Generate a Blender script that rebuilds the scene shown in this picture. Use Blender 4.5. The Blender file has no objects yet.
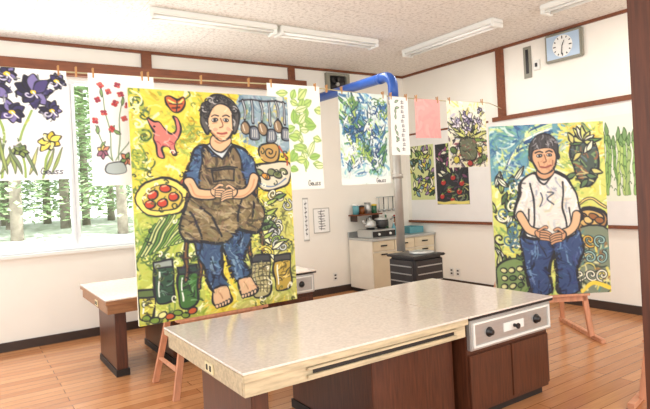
import bpy, bmesh, math, random
import numpy as np
from mathutils import Matrix, Vector

SC = bpy.context.scene
COL = SC.collection
try:
    SC.view_settings.view_transform = 'Standard'
    SC.view_settings.look = 'None'
    SC.view_settings.exposure = 0.0
except Exception:
    pass

WALL_Y, WALL_X, CEIL = 6.98, 6.37, 3.48
TOP = 0.727

# ------------------------------------------------------------------ materials
def lin(c):
    r = []
    for v in c[:3]:
        v = v / 255.0
        r.append(v / 12.92 if v <= 0.04045 else ((v + 0.055) / 1.055) ** 2.4)
    return (r[0], r[1], r[2], 1.0)

def mat(name, col, rough=0.5, metal=0.0, var=0.06, scale=6.0, bump=0.0, bscale=60, stretch=None, spec=0.5, coat=0.0):
    m = bpy.data.materials.new(name)
    m.use_nodes = True
    nt = m.node_tree
    b = nt.nodes['Principled BSDF']
    b.inputs['Roughness'].default_value = rough
    b.inputs['Metallic'].default_value = metal
    b.inputs['Specular IOR Level'].default_value = spec
    if coat:
        b.inputs['Coat Weight'].default_value = coat
        b.inputs['Coat Roughness'].default_value = 0.04
    tc = nt.nodes.new('ShaderNodeTexCoord')
    mp = nt.nodes.new('ShaderNodeMapping')
    nt.links.new(tc.outputs['Object'], mp.inputs[0])
    if stretch: mp.inputs['Scale'].default_value = stretch
    n = nt.nodes.new('ShaderNodeTexNoise')
    n.inputs['Scale'].default_value = scale
    n.inputs['Detail'].default_value = 4
    nt.links.new(mp.outputs[0], n.inputs['Vector'])
    r = nt.nodes.new('ShaderNodeValToRGB')
    c = lin(col)
    r.color_ramp.elements[0].position = 0.3
    r.color_ramp.elements[1].position = 0.7
    r.color_ramp.elements[0].color = tuple(max(0, v * (1 - var)) for v in c[:3]) + (1,)
    r.color_ramp.elements[1].color = tuple(min(1, v * (1 + var)) for v in c[:3]) + (1,)
    nt.links.new(n.outputs['Fac'], r.inputs[0])
    nt.links.new(r.outputs[0], b.inputs['Base Color'])
    if bump > 0:
        n2 = nt.nodes.new('ShaderNodeTexNoise')
        n2.inputs['Scale'].default_value = bscale
        nt.links.new(tc.outputs['Object'], n2.inputs['Vector'])
        bp = nt.nodes.new('ShaderNodeBump')
        bp.inputs['Strength'].default_value = bump
        bp.inputs['Distance'].default_value = 0.01
        nt.links.new(n2.outputs['Fac'], bp.inputs['Height'])
        nt.links.new(bp.outputs[0], b.inputs['Normal'])
    return m

M = {}
M['wall'] = mat('plaster_wall', (241, 237, 227), 0.8, var=0.02, scale=2, bump=0.05)
M['trim'] = mat('stained_wood_trim', (118, 64, 34), 0.45, var=0.25, scale=5, stretch=(1, 6, 6))
M['base'] = mat('dark_baseboard', (58, 42, 34), 0.5, var=0.1)
M['white'] = mat('white_paint', (228, 228, 222), 0.4, var=0.02)
M['alu'] = mat('window_aluminium', (228, 234, 238), 0.4, var=0.02)
M['board'] = mat('white_board', (234, 232, 228), 0.35, var=0.02)
M['top'] = mat('speckled_laminate', (222, 210, 198), 0.15, var=0.10, scale=55, spec=0.5, coat=0.3)
M['fascia'] = mat('cream_fascia', (190, 174, 142), 0.4, var=0.22, scale=8, stretch=(1, 6, 6))
M['fascia2'] = mat('tan_edge_band', (150, 106, 70), 0.4, var=0.2, scale=8, stretch=(1, 6, 6))
M['ped'] = mat('brown_woodgrain_laminate', (80, 43, 26), 0.35, var=0.35, scale=9, stretch=(8, 8, 0.6))
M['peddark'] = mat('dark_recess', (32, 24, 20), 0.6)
M['steel'] = mat('brushed_steel', (190, 192, 190), 0.3, 0.7, var=0.05, stretch=(1, 10, 10))
M['knob'] = mat('black_plastic', (24, 24, 26), 0.35)
M['easel'] = mat('easel_beech', (206, 146, 112), 0.5, var=0.15, scale=8, stretch=(4, 4, 1))
M['pillar'] = mat('pillar_wood', (84, 45, 26), 0.45, var=0.3, scale=7, stretch=(8, 8, 0.5))
M['rope'] = mat('rope_cotton', (176, 166, 130), 0.8)
M['peg'] = mat('peg_wood', (178, 130, 76), 0.6, var=0.1)
M['blue'] = mat('blue_painted_duct', (40, 84, 164), 0.35, 0.1, var=0.06)
M['flue'] = mat('grey_flue_metal', (172, 168, 160), 0.4, 0.3, var=0.08)
M['stove'] = mat('stove_dark_enamel', (56, 54, 54), 0.35, 0.2, var=0.1)
M['cab'] = mat('cabinet_beige', (214, 202, 174), 0.4, var=0.03)
M['cabside'] = mat('cabinet_side_cream', (230, 224, 210), 0.4, var=0.03)
M['bark'] = mat('tree_bark', (170, 160, 146), 0.9, var=0.3)
M['leaf'] = mat('haze_paled_foliage', (182, 204, 160), 0.95, var=0.35, scale=3.5, spec=0.1)  # leaf colour paled to stand in for bright outdoor haze
M['snow'] = mat('pale_ground', (238, 240, 236), 0.9, var=0.04, scale=0.5)
M['canvas'] = mat('canvas_edge', (224, 218, 196), 0.8)
M['paper'] = mat('white_paper', (238, 238, 234), 0.7, var=0.01)
M['glassgreen'] = mat('green_bottle', (50, 100, 70), 0.15)
M['amber'] = mat('amber_bottle', (120, 70, 30), 0.15)
M['cyan'] = mat('teal_plastic', (90, 150, 160), 0.3)
M['yellow'] = mat('yellow_plastic', (220, 190, 70), 0.4)
M['cream'] = mat('cream_plastic', (226, 212, 170), 0.4)
M['red'] = mat('red_plastic', (180, 50, 40), 0.3)
M['dial'] = mat('clock_dial', (176, 198, 220), 0.3, var=0.01)
M['clockf'] = mat('clock_frame', (140, 138, 124), 0.4, var=0.05)
M['tube'] = mat('fluorescent_tube', (244, 244, 240), 0.3, var=0.01)

def mat_vcol():
    m = bpy.data.materials.new('painted_pigment')
    m.use_nodes = True
    nt = m.node_tree
    b = nt.nodes['Principled BSDF']
    a = nt.nodes.new('ShaderNodeAttribute'); a.attribute_name = 'Col'
    n = nt.nodes.new('ShaderNodeTexNoise'); n.inputs['Scale'].default_value = 90
    tc = nt.nodes.new('ShaderNodeTexCoord')
    nt.links.new(tc.outputs['Object'], n.inputs['Vector'])
    bp = nt.nodes.new('ShaderNodeBump'); bp.inputs['Strength'].default_value = 0.1; bp.inputs['Distance'].default_value = 0.005
    nt.links.new(n.outputs['Fac'], bp.inputs['Height'])
    nt.links.new(bp.outputs[0], b.inputs['Normal'])
    nt.links.new(a.outputs['Color'], b.inputs['Base Color'])
    b.inputs['Roughness'].default_value = 0.6
    return m
M['vcol'] = mat_vcol()

def mat_floor():
    m = bpy.data.materials.new('wood_plank_floor'); m.use_nodes = True
    nt = m.node_tree; b = nt.nodes['Principled BSDF']
    tc = nt.nodes.new('ShaderNodeTexCoord')
    br = nt.nodes.new('ShaderNodeTexBrick')
    br.inputs['Scale'].default_value = 1
    br.inputs['Brick Width'].default_value = 1.8
    br.inputs['Row Height'].default_value = 0.11
    br.inputs['Mortar Size'].default_value = 0.003
    br.inputs['Mortar Smooth'].default_value = 0.3
    br.inputs['Color1'].default_value = lin((200, 144, 98))
    br.inputs['Color2'].default_value = lin((176, 118, 76))
    br.inputs['Mortar'].default_value = lin((110, 66, 40))
    nt.links.new(tc.outputs['Object'], br.inputs['Vector'])
    mp = nt.nodes.new('ShaderNodeMapping'); mp.inputs['Scale'].default_value = (1.5, 22, 1)
    nt.links.new(tc.outputs['Object'], mp.inputs[0])
    n = nt.nodes.new('ShaderNodeTexNoise'); n.inputs['Scale'].default_value = 3; n.inputs['Detail'].default_value = 5
    nt.links.new(mp.outputs[0], n.inputs['Vector'])
    mr = nt.nodes.new('ShaderNodeMapRange'); mr.inputs['To Min'].default_value = 0.75; mr.inputs['To Max'].default_value = 1.2
    nt.links.new(n.outputs['Fac'], mr.inputs['Value'])
    mx = nt.nodes.new('ShaderNodeVectorMath'); mx.operation = 'SCALE'
    nt.links.new(br.outputs['Color'], mx.inputs[0]); nt.links.new(mr.outputs[0], mx.inputs['Scale'])
    nt.links.new(mx.outputs[0], b.inputs['Base Color'])
    b.inputs['Roughness'].default_value = 0.22
    return m
M['floor'] = mat_floor()

def mat_ceiling():
    m = bpy.data.materials.new('acoustic_ceiling_board'); m.use_nodes = True
    nt = m.node_tree; b = nt.nodes['Principled BSDF']
    tc = nt.nodes.new('ShaderNodeTexCoord')
    n = nt.nodes.new('ShaderNodeTexNoise'); n.inputs['Scale'].default_value = 26; n.inputs['Detail'].default_value = 6
    n.inputs['Roughness'].default_value = 0.75
    nt.links.new(tc.outputs['Object'], n.inputs['Vector'])
    r = nt.nodes.new('ShaderNodeValToRGB')
    r.color_ramp.elements[0].position = 0.36; r.color_ramp.elements[0].color = lin((188, 181, 172))
    r.color_ramp.elements[1].position = 0.52; r.color_ramp.elements[1].color = lin((229, 224, 217))
    nt.links.new(n.outputs['Fac'], r.inputs[0])
    br = nt.nodes.new('ShaderNodeTexBrick'); br.offset = 0.5
    br.inputs['Scale'].default_value = 1; br.inputs['Brick Width'].default_value = 1.8; br.inputs['Row Height'].default_value = 0.9
    br.inputs['Mortar Size'].default_value = 0.005
    br.inputs['Color1'].default_value = (1, 1, 1, 1); br.inputs['Color2'].default_value = (1, 1, 1, 1)
    br.inputs['Mortar'].default_value = (0.75, 0.75, 0.75, 1)
    nt.links.new(tc.outputs['Object'], br.inputs['Vector'])
    mx = nt.nodes.new('ShaderNodeVectorMath'); mx.operation = 'MULTIPLY'
    nt.links.new(r.outputs[0], mx.inputs[0]); nt.links.new(br.outputs['Color'], mx.inputs[1])
    nt.links.new(mx.outputs[0], b.inputs['Base Color'])
    b.inputs['Roughness'].default_value = 0.9
    return m
M['ceil'] = mat_ceiling()

# ------------------------------------------------------------------ mesh helpers
def finish(name, me, m, parent=None, label=None, cat=None, kind=None, group=None, smooth=False, loc=None):
    if m is not None and len(me.materials) == 0: me.materials.append(m)
    if smooth:
        for p in me.polygons: p.use_smooth = True
    o = bpy.data.objects.new(name, me)
    COL.objects.link(o)
    if loc is not None: o.location = loc
    if parent is not None:
        o.parent = parent
        o.matrix_parent_inverse = parent.matrix_basis.inverted()
    if label: o['label'] = label
    if cat: o['category'] = cat
    if kind: o['kind'] = kind
    if group: o['group'] = group
    return o

def boxes(name, bl, m, bevel=0.0, seg=2, **kw):
    xs = [b[0] for b in bl] + [b[1] for b in bl]; ys = [b[2] for b in bl] + [b[3] for b in bl]; zs = [b[4] for b in bl] + [b[5] for b in bl]
    c = Vector(((min(xs) + max(xs)) / 2, (min(ys) + max(ys)) / 2, min(zs)))
    bm = bmesh.new()
    for (x0, x1, y0, y1, z0, z1) in bl:
        r = bmesh.ops.create_cube(bm, size=1.0)
        for v in r['verts']:
            v.co = Vector(((x0 + x1) / 2 + v.co.x * (x1 - x0), (y0 + y1) / 2 + v.co.y * (y1 - y0), (z0 + z1) / 2 + v.co.z * (z1 - z0))) - c
    if bevel > 0:
        bmesh.ops.bevel(bm, geom=list(bm.edges), offset=bevel, segments=seg, affect='EDGES')
    me = bpy.data.meshes.new(name); bm.to_mesh(me); bm.free()
    return finish(name, me, m, loc=c, **kw)

def bar(name, p0, p1, w, d, m, bevel=0.003, **kw):
    p0 = Vector(p0); p1 = Vector(p1); ax = (p1 - p0); L = ax.length; ax.normalize()
    ref = Vector((0, 1, 0)) if abs(ax.y) < 0.8 else Vector((0, 0, 1))
    sx = ax.cross(ref).normalized(); sy = ax.cross(sx).normalized()
    bm = bmesh.new(); bmesh.ops.create_cube(bm, size=1.0)
    for v in bm.verts:
        v.co = ax * ((v.co.z + 0.5) * L) + sx * (v.co.x * w) + sy * (v.co.y * d)
    if bevel > 0: bmesh.ops.bevel(bm, geom=list(bm.edges), offset=bevel, segments=1, affect='EDGES')
    me = bpy.data.meshes.new(name); bm.to_mesh(me); bm.free()
    return finish(name, me, m, loc=p0, **kw)

def lathe(name, prof, m, loc, n=24, axis='z', **kw):
    bm = bmesh.new(); rings = []
    for (r, z) in prof:
        ring = []
        for i in range(n):
            a = 2 * math.pi * i / n
            x, y = r * math.cos(a), r * math.sin(a)
            co = (x, y, z) if axis == 'z' else ((x, z, y) if axis == 'y' else (z, x, y))
            ring.append(bm.verts.new(co))
        rings.append(ring)
    for a, b in zip(rings[:-1], rings[1:]):
        for i in range(n):
            bm.faces.new((a[i], a[(i + 1) % n], b[(i + 1) % n], b[i]))
    bm.faces.new(rings[0]); bm.faces.new(rings[-1])
    bmesh.ops.recalc_face_normals(bm, faces=bm.faces)
    me = bpy.data.meshes.new(name); bm.to_mesh(me); bm.free()
    o = finish(name, me, m, loc=loc, **kw)
    for p in me.polygons: p.use_smooth = len(p.vertices) == 4
    return o

def tube(name, pts, r, m, n=12, **kw):
    pts = [Vector(p) for p in pts]; o0 = pts[0].copy()
    bm = bmesh.new(); rings = []
    for i, p in enumerate(pts):
        t = (pts[min(i + 1, len(pts) - 1)] - pts[max(i - 1, 0)]).normalized()
        ref = Vector((1, 0, 0)) if abs(t.x) < 0.9 else Vector((0, 0, 1))
        a = t.cross(ref).normalized(); b = t.cross(a).normalized()
        rings.append([bm.verts.new(p - o0 + a * r * math.cos(2 * math.pi * k / n) + b * r * math.sin(2 * math.pi * k / n)) for k in range(n)])
    for a, b in zip(rings[:-1], rings[1:]):
        for k in range(n): bm.faces.new((a[k], a[(k + 1) % n], b[(k + 1) % n], b[k]))
    bm.faces.new(rings[0]); bm.faces.new(rings[-1])
    bmesh.ops.recalc_face_normals(bm, faces=bm.faces)
    me = bpy.data.meshes.new(name); bm.to_mesh(me); bm.free()
    return finish(name, me, m, smooth=True, loc=o0, **kw)

def empty(name, loc, label, cat, group=None):
    e = bpy.data.objects.new(name, None); COL.objects.link(e); e.location = loc
    e.empty_display_size = 0.1
    e['label'] = label; e['category'] = cat
    if group: e['group'] = group
    return e

# ------------------------------------------------------------------ painter
def crom(pts, closed, n=7):
    P = [np.array(p, float) for p in pts]; N = len(P); out = []
    rng = range(N) if closed else range(N - 1)
    for i in rng:
        if closed: p0, p1, p2, p3 = P[(i - 1) % N], P[i], P[(i + 1) % N], P[(i + 2) % N]
        else: p0, p1, p2, p3 = P[max(i - 1, 0)], P[i], P[i + 1], P[min(i + 2, N - 1)]
        for k in range(n):
            t = k / n
            out.append(0.5 * ((2 * p1) + (-p0 + p2) * t + (2 * p0 - 5 * p1 + 4 * p2 - p3) * t * t + (-p0 + 3 * p1 - 3 * p2 + p3) * t ** 3))
    if not closed: out.append(P[-1])
    return np.array(out)

BLK = (30, 32, 38)
class Cv:
    def __init__(s, w, h, res, bg, seed=1):
        s.w, s.h = w, h
        s.nx = int(w * res) + 1; s.ny = int(h * res) + 1
        s.dx = w / (s.nx - 1); s.dy = h / (s.ny - 1)
        s.X, s.Y = np.meshgrid(np.linspace(0, w, s.nx), np.linspace(0, h, s.ny))
        s.a = np.ones((s.ny, s.nx, 3)) * np.array(bg, float)
        s.mask = None
        s.R = random.Random(seed)
    def box(s, x0, x1, y0, y1):
        i0 = max(0, int(x0 / s.dx) - 1); i1 = min(s.nx, int(x1 / s.dx) + 3)
        j0 = max(0, int(y0 / s.dy) - 1); j1 = min(s.ny, int(y1 / s.dy) + 3)
        return (slice(j0, j1), slice(i0, i1)) if i1 > i0 and j1 > j0 else None
    def put(s, sl, cov, col):
        if s.mask is not None: cov = cov * s.mask[sl]
        c = cov[..., None]
        s.a[sl] = s.a[sl] * (1 - c) + np.array(col, float) * c
    def line(s, pts, wd, col, smooth=True, closed=False, taper=1.0, al=1.0):
        P = crom(pts, closed, 6) if smooth and len(pts) > 2 else np.array(pts, float)
        if closed: P = np.vstack([P, P[:1]])
        x0, y0 = P.min(0) - wd; x1, y1 = P.max(0) + wd
        sl = s.box(x0, x1, y0, y1)
        if sl is None: return
        cov = np.zeros(s.X[sl].shape); ox, oy = sl[1].start, sl[0].start
        N = len(P) - 1
        for i in range(N):
            a, b = P[i], P[i + 1]
            wv = wd * (1 + (taper - 1) * i / max(1, N - 1)) / 2
            if closed: wv *= 1 + .35 * math.sin(i * .37 + wd)
            q = s.box(min(a[0], b[0]) - wv - 1, max(a[0], b[0]) + wv + 1, min(a[1], b[1]) - wv - 1, max(a[1], b[1]) + wv + 1)
            if q is None: continue
            X, Y = s.X[q], s.Y[q]; d = b - a; L = max(1e-9, d @ d)
            t = np.clip(((X - a[0]) * d[0] + (Y - a[1]) * d[1]) / L, 0, 1)
            D = np.hypot(X - a[0] - t * d[0], Y - a[1] - t * d[1])
            cc = np.clip((wv - D) / s.dx + 0.5, 0, 1)
            r0, c0 = q[0].start - oy, q[1].start - ox
            rs, cs = max(0, -r0), max(0, -c0)
            r1 = min(cov.shape[0], q[0].stop - oy); c1 = min(cov.shape[1], q[1].stop - ox)
            r0, c0 = max(r0, 0), max(c0, 0)
            if r1 <= r0 or c1 <= c0: continue
            cov[r0:r1, c0:c1] = np.maximum(cov[r0:r1, c0:c1], cc[rs:rs + r1 - r0, cs:cs + c1 - c0])
        s.put(sl, cov * al, col)
    def inside(s, P, sl):
        X, Y = s.X[sl], s.Y[sl]; r = np.zeros(X.shape, bool); j = len(P) - 1
        for i in range(len(P)):
            xi, yi = P[i]; xj, yj = P[j]
            if yi != yj:
                r ^= ((yi > Y) != (yj > Y)) & (X < (xj - xi) * (Y - yi) / (yj - yi) + xi)
            j = i
        return r
    def poly(s, pts, col, smooth=True, ol=0.0, oc=BLK):
        P = crom(pts, True, 6) if smooth else np.array(pts, float)
        sl = s.box(P[:, 0].min(), P[:, 0].max(), P[:, 1].min(), P[:, 1].max())
        if sl is None: return
        if col is not None: s.put(sl, s.inside(P, sl).astype(float), col)
        if ol > 0: s.line(P, ol, oc, smooth=False, closed=True)
    def clip(s, pts, smooth=True):
        if pts is None: s.mask = None; return
        P = crom(pts, True, 6) if smooth else np.array(pts, float)
        sl = (slice(0, s.ny), slice(0, s.nx)); s.mask = s.inside(P, sl).astype(float)
    def ell(s, cx, cy, rx, ry, col, ang=0, ol=0.0, oc=BLK):
        c, si = math.cos(ang), math.sin(ang)
        P = [(cx + rx * math.cos(t) * c - ry * math.sin(t) * si, cy + rx * math.cos(t) * si + ry * math.sin(t) * c) for t in np.linspace(0, 2 * math.pi, 20, endpoint=False)]
        s.poly(P, col, False, ol, oc)
    def strokes(s, x0, x1, y0, y1, n, pal, ln=14, wd=2.5, curl=1.0, al=0.9, ang0=None):
        R = s.R
        for _ in range(n):
            x, y = R.uniform(x0, x1), R.uniform(y0, y1)
            a = (math.sin(x * 0.06) * 2 + math.cos(y * 0.05) * 2 + R.uniform(-.5, .5)) if ang0 is None else ang0 + R.uniform(-.3, .3)
            k = R.uniform(-1, 1) * curl; P = [(x, y)]
            for i in range(4):
                x += math.cos(a) * ln / 4; y += math.sin(a) * ln / 4; a += k * .5
                P.append((x, y))
            s.line(P, wd * R.uniform(.6, 1.3), R.choice(pal), taper=0.5, al=al)
    def dabs(s, n, ln, wd, jit, x0=0, x1=None, y0=0, y1=None):
        x1 = s.w if x1 is None else x1; y1 = s.h if y1 is None else y1
        R = s.R
        for _ in range(n):
            x, y = R.uniform(x0, x1 - 1), R.uniform(y0, y1 - 1)
            col = s.a[min(s.ny - 1, int(y / s.dy)), min(s.nx - 1, int(x / s.dx))].copy()
            j = R.uniform(-jit, jit); col = np.clip(col + j + np.array([R.uniform(-1, 1), R.uniform(-1, 1), R.uniform(-1, 1)]) * jit * .35, 8, 252)
            a = math.sin(x * .08) * 2 + math.cos(y * .07) * 2 + R.uniform(-.6, .6)
            s.line([(x - math.cos(a) * ln / 2, y - math.sin(a) * ln / 2), (x + math.cos(a) * ln / 2, y + math.sin(a) * ln / 2)], wd * R.uniform(.6, 1.3), col, smooth=False, al=.8)
    def warp(s, A):
        dx = A * (np.sin(s.Y * .23 + 1) + .6 * np.sin(s.X * .35 + s.Y * .19)); dy = A * (np.sin(s.X * .21 + 2) + .6 * np.sin(s.Y * .31 - s.X * .17))
        fx = np.clip((s.X + dx) / s.dx, 0, s.nx - 1.001); fy = np.clip((s.Y + dy) / s.dy, 0, s.ny - 1.001)
        ix, iy = fx.astype(int), fy.astype(int); tx, ty = (fx - ix)[..., None], (fy - iy)[..., None]
        a = s.a
        s.a = (a[iy, ix] * (1 - tx) + a[iy, ix + 1] * tx) * (1 - ty) + (a[iy + 1, ix] * (1 - tx) + a[iy + 1, ix + 1] * tx) * ty
    def leaf(s, x, y, L, ang, w, col, ol=0.8, oc=BLK, vein=None):
        ux, uy = math.cos(ang), math.sin(ang); nx, ny = -uy, ux
        bend = s.R.uniform(-.15, .15) * L
        P = [(x, y)]
        for t, ww in ((.25, .8), (.5, 1), (.78, .6)):
            P.append((x + ux * L * t + nx * (w / 2 * ww + bend * t), y + uy * L * t + ny * (w / 2 * ww + bend * t)))
        P.append((x + ux * L + nx * bend, y + uy * L + ny * bend))
        for t, ww in ((.78, .6), (.5, 1), (.25, .8)):
            P.append((x + ux * L * t + nx * (-w / 2 * ww + bend * t), y + uy * L * t + ny * (-w / 2 * ww + bend * t)))
        s.poly(P, col, True, ol, oc)
        if vein: s.line([(x, y), (x + ux * L * .5 + nx * bend * .5, y + uy * L * .5 + ny * bend * .5), (x + ux * L * .9 + nx * bend, y + uy * L * .9 + ny * bend)], 0.8, vein)
    def spiral(s, cx, cy, r, turns, wd, col, a0=0, d=1):
        P = []
        n = int(10 * turns) + 4
        for i in range(n):
            t = i / (n - 1); a = a0 + d * t * turns * 2 * math.pi
            P.append((cx + r * (1 - t * .9) * math.cos(a), cy + r * (1 - t * .9) * math.sin(a)))
        s.line(P, wd, col)
    def sign(s, x, y, h, col=BLK, wd=0.9, rot=0.0):
        G = {'G': [[(.8, .05), (.4, -.1), (.05, .4), (.1, .85), (.5, 1), (.85, .8), (.85, .5), (.5, .52)]],
             'e': [[(.1, .7), (.8, .65), (.6, .4), (.2, .45), (.1, .8), (.5, 1), (.95, .9)]],
             'u': [[(.0, .5), (.12, .85), (.45, 1), (.75, .8), (.78, .45), (.8, .9), (1, .95)]],
             's': [[(.75, .4), (.4, .38), (.2, .55), (.6, .75), (.55, .98), (.0, .95)]]}
        cx = 0; c, si = math.cos(rot), math.sin(rot)
        for ch in 'Geuss':
            for st in G[ch]:
                s.line([(x + (cx + p[0] * .75) * h * c - p[1] * h * si, y + (cx + p[0] * .75) * h * si + p[1] * h * c) for p in st], wd, col)
            cx += .72
    def mesh(s, name, width, height, bend=0.0, wave=0.0):
        nx, ny = s.nx, s.ny
        u = s.X / s.w; v = s.Y / s.h
        V = np.zeros((ny, nx, 3))
        V[..., 0] = u * width
        V[..., 1] = bend * np.sin(u * math.pi) * v + wave * np.sin(v * 5 + u * 2) * v
        V[..., 2] = -v * height
        me = bpy.data.meshes.new(name)
        idx = np.arange(nx * ny).reshape(ny, nx)
        F = np.stack([idx[:-1, :-1], idx[1:, :-1], idx[1:, 1:], idx[:-1, 1:]], -1).reshape(-1, 4)
        me.vertices.add(nx * ny); me.vertices.foreach_set('co', V.reshape(-1))
        me.loops.add(F.size); me.loops.foreach_set('vertex_index', F.reshape(-1).astype(np.int32))
        me.polygons.add(len(F)); me.polygons.foreach_set('loop_start', (np.arange(len(F)) * 4).astype(np.int32))
        me.polygons.foreach_set('loop_total', np.full(len(F), 4, np.int32))
        me.update(calc_edges=True)
        c = np.clip(s.a / 255.0, 0, 1); c = np.where(c <= 0.04045, c / 12.92, ((c + 0.055) / 1.055) ** 2.4)
        rgba = np.ones((ny * nx, 4), np.float32); rgba[:, :3] = c.reshape(-1, 3)
        at = me.color_attributes.new('Col', 'FLOAT_COLOR', 'POINT'); at.data.foreach_set('color', rgba.reshape(-1))
        me.materials.append(M['vcol'])
        me.polygons.foreach_set('use_smooth', np.ones(len(F), bool))
        return me

SK = (222, 182, 140); SKD = (176, 124, 88)

def hand(c, x, y, d, col=SK):
    c.ell(x, y, 7, 5, col, 0.5 * d, 1.0)
    for k in range(4):
        P = [(x - d * 1, y - 3 + k * 2.5), (x + d * 5, y - 2 + k * 2.7), (x + d * 9, y + 1 + k * 2.3)]
        c.line(P, 3.0, BLK); c.line(P, 1.8, col)
    P = [(x - d * 3, y - 4), (x + d * 2, y - 7), (x + d * 5, y - 6)]
    c.line(P, 3.2, BLK); c.line(P, 2.0, col)

def foot(c, x, y, s, d):
    P = [(x - 5 * s, y - 12), (x + 5 * s, y - 13), (x + 7 * s + d * 2, y - 3), (x + 6 * s + d * 5, y + 5), (x + d * 3, y + 8), (x - 6 * s + d * 2, y + 6), (x - 7 * s, y - 3)]
    c.poly(P, SK, True, 1.6)
    for i in range(5):
        tx = x - 5.5 * s + d * 3 + i * 2.7 * s; ty = y + 6.5 - (i if d > 0 else 4 - i) * .5
        c.ell(tx, ty, 1.9 if (i == 0) == (d > 0) else 1.5, 2.2, (236, 202, 164), 0, .9)
    c.line([(x - 2, y - 8), (x + d * 2, y)], 1.0, SKD)

def paint_woman():
    c = Cv(160, 228, 1.8, (226, 206, 74), 3)
    yl = [(232, 212, 84), (244, 232, 132), (218, 196, 58), (176, 188, 74), (240, 240, 190), (200, 202, 90), (190, 170, 60), (150, 170, 70)]
    c.strokes(0, 160, 0, 228, 420, yl, 18, 3.0)
    for i in range(34):
        c.spiral(c.R.uniform(2, 14), c.R.uniform(2, 120), c.R.uniform(4, 8), 1.1, 1.6, c.R.choice([(110, 140, 60), (150, 170, 70), (250, 244, 190), (60, 90, 50)]), c.R.uniform(0, 6))
    for i in range(44):
        c.spiral(c.R.uniform(44, 112), c.R.uniform(2, 66), c.R.uniform(3, 7), .7, 1.3, c.R.choice([(140, 160, 66), (250, 244, 180), (196, 160, 50), (120, 140, 60)]), c.R.uniform(0, 6))
    c.poly([(0, 120), (40, 112), (62, 126), (60, 228), (0, 228)], (180, 190, 84), False)
    c.strokes(0, 60, 118, 228, 150, [(150, 176, 70), (222, 222, 126), (96, 128, 60), (236, 236, 180), (50, 76, 44)], 14, 2.2)
    c.poly([(98, 120), (160, 112), (160, 228), (92, 228)], (196, 194, 104), False)
    c.strokes(98, 160, 118, 228, 150, [(160, 168, 76), (236, 232, 160), (110, 114, 60), (240, 220, 90), (70, 74, 50)], 14, 2.2)
    ut = [(106, 2), (158, 1), (159, 60), (120, 56), (104, 44)]
    c.poly(ut, (142, 166, 178), True); c.clip(ut)
    c.strokes(104, 160, 0, 60, 70, [(170, 190, 196), (94, 124, 146), (206, 214, 210), (122, 150, 140), (206, 196, 110)], 14, 3, ang0=1.5)
    c.clip(None)
    c.dabs(1500, 6, 1.4, 26)
    c.line([(106, 7), (130, 5), (158, 7)], 2.0, (60, 60, 66))
    for i, x in enumerate([110, 119, 129, 138, 147, 155]):
        L = [30, 36, 30, 38, 28, 36][i]
        c.line([(x, 6), (x + 1, 6 + L * .7)], 2.8, BLK); c.line([(x, 7), (x + 1, 5 + L * .7)], 1.2, (190, 196, 200))
        if i % 2 == 0: c.ell(x + 1, 6 + L, 5, 7, (150, 126, 96), 0, 1.3); c.line([(x - 1, 2 + L), (x, 9 + L)], 1, (230, 220, 200))
        else:
            c.poly([(x - 3, L), (x + 5, L), (x + 6, L + 12), (x - 4, L + 12)], (108, 116, 128), True, 1.3)
            for k in range(3): c.line([(x - 1 + k * 2.4, L + 2), (x - 1.5 + k * 2.6, L + 10)], .8, (230, 230, 220))
    pk = (214, 122, 110)
    q = lambda L: [(16 + (x - 10) * .78, 26 + (y - 22) * .8) for x, y in L]
    c.poly(q([(16, 42), (12, 32), (10, 24), (18, 29), (24, 30), (28, 38), (36, 44), (42, 38), (43, 28), (40, 22), (46, 24), (48, 34), (44, 48), (40, 56), (42, 68), (37, 70), (33, 60), (26, 62), (26, 74), (20, 72), (19, 60), (15, 50)]), pk, True, 1.5)
    c.strokes(20, 38, 38, 56, 9, [(244, 180, 166), (170, 70, 80)], 6, 1.3); c.ell(22, 37, 1.1, 1.1, BLK)
    c.poly([(34, 15), (33, 8), (38, 6), (44, 9), (50, 6), (51, 13), (46, 20), (39, 21)], (196, 96, 50), True, 1.6)
    c.line([(36, 10), (43, 13), (49, 9)], 1.6, (250, 230, 130)); c.line([(38, 17), (45, 16)], 1.8, (80, 34, 28)); c.line([(43, 9), (42, 20)], 1.2, BLK); c.line([(36, 13), (48, 13)], 1.2, (60, 50, 40))
    c.line([(52, 8), (57, 4), (55, 0)], 1.6, (70, 100, 50))
    c.ell(26, 106, 24, 19, (232, 214, 104), 0, 1.8); c.ell(26, 107, 18, 13, (206, 180, 78), 0, 1.0)
    for x, y in [(17, 103), (28, 98), (36, 106), (26, 112), (15, 112)]:
        c.ell(x, y, 4.8, 4.2, (192, 66, 44), 0, 1.2); c.line([(x - 2, y - 2), (x + 1, y - 3)], 1.1, (248, 190, 150)); c.line([(x, y - 4), (x + 2, y - 6)], 1, (70, 100, 50))
    c.line([(44, 92), (50, 86), (58, 84)], 3.0, BLK); c.line([(44, 92), (50, 86), (58, 84)], 1.6, (230, 90, 60))
    for i in range(14):
        x = 8 + i * 3.3; yy = 128 + c.R.uniform(-5, 5)
        c.line([(x - 6, 162 - i), (x + 2, 146), (x + 10 + i, yy)], 3.0, (44, 70, 40)); c.line([(x - 6, 162 - i), (x + 2, 146), (x + 10 + i, yy)], 1.3, c.R.choice([(150, 186, 80), (220, 226, 150), (96, 140, 60)]))
    for i in range(14): c.spiral(8 + i * 3.5, 164 + (i % 3) * 4, 4, 1, 1.3, c.R.choice([(40, 60, 40), (80, 110, 50), (236, 236, 190)]), i)
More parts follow.
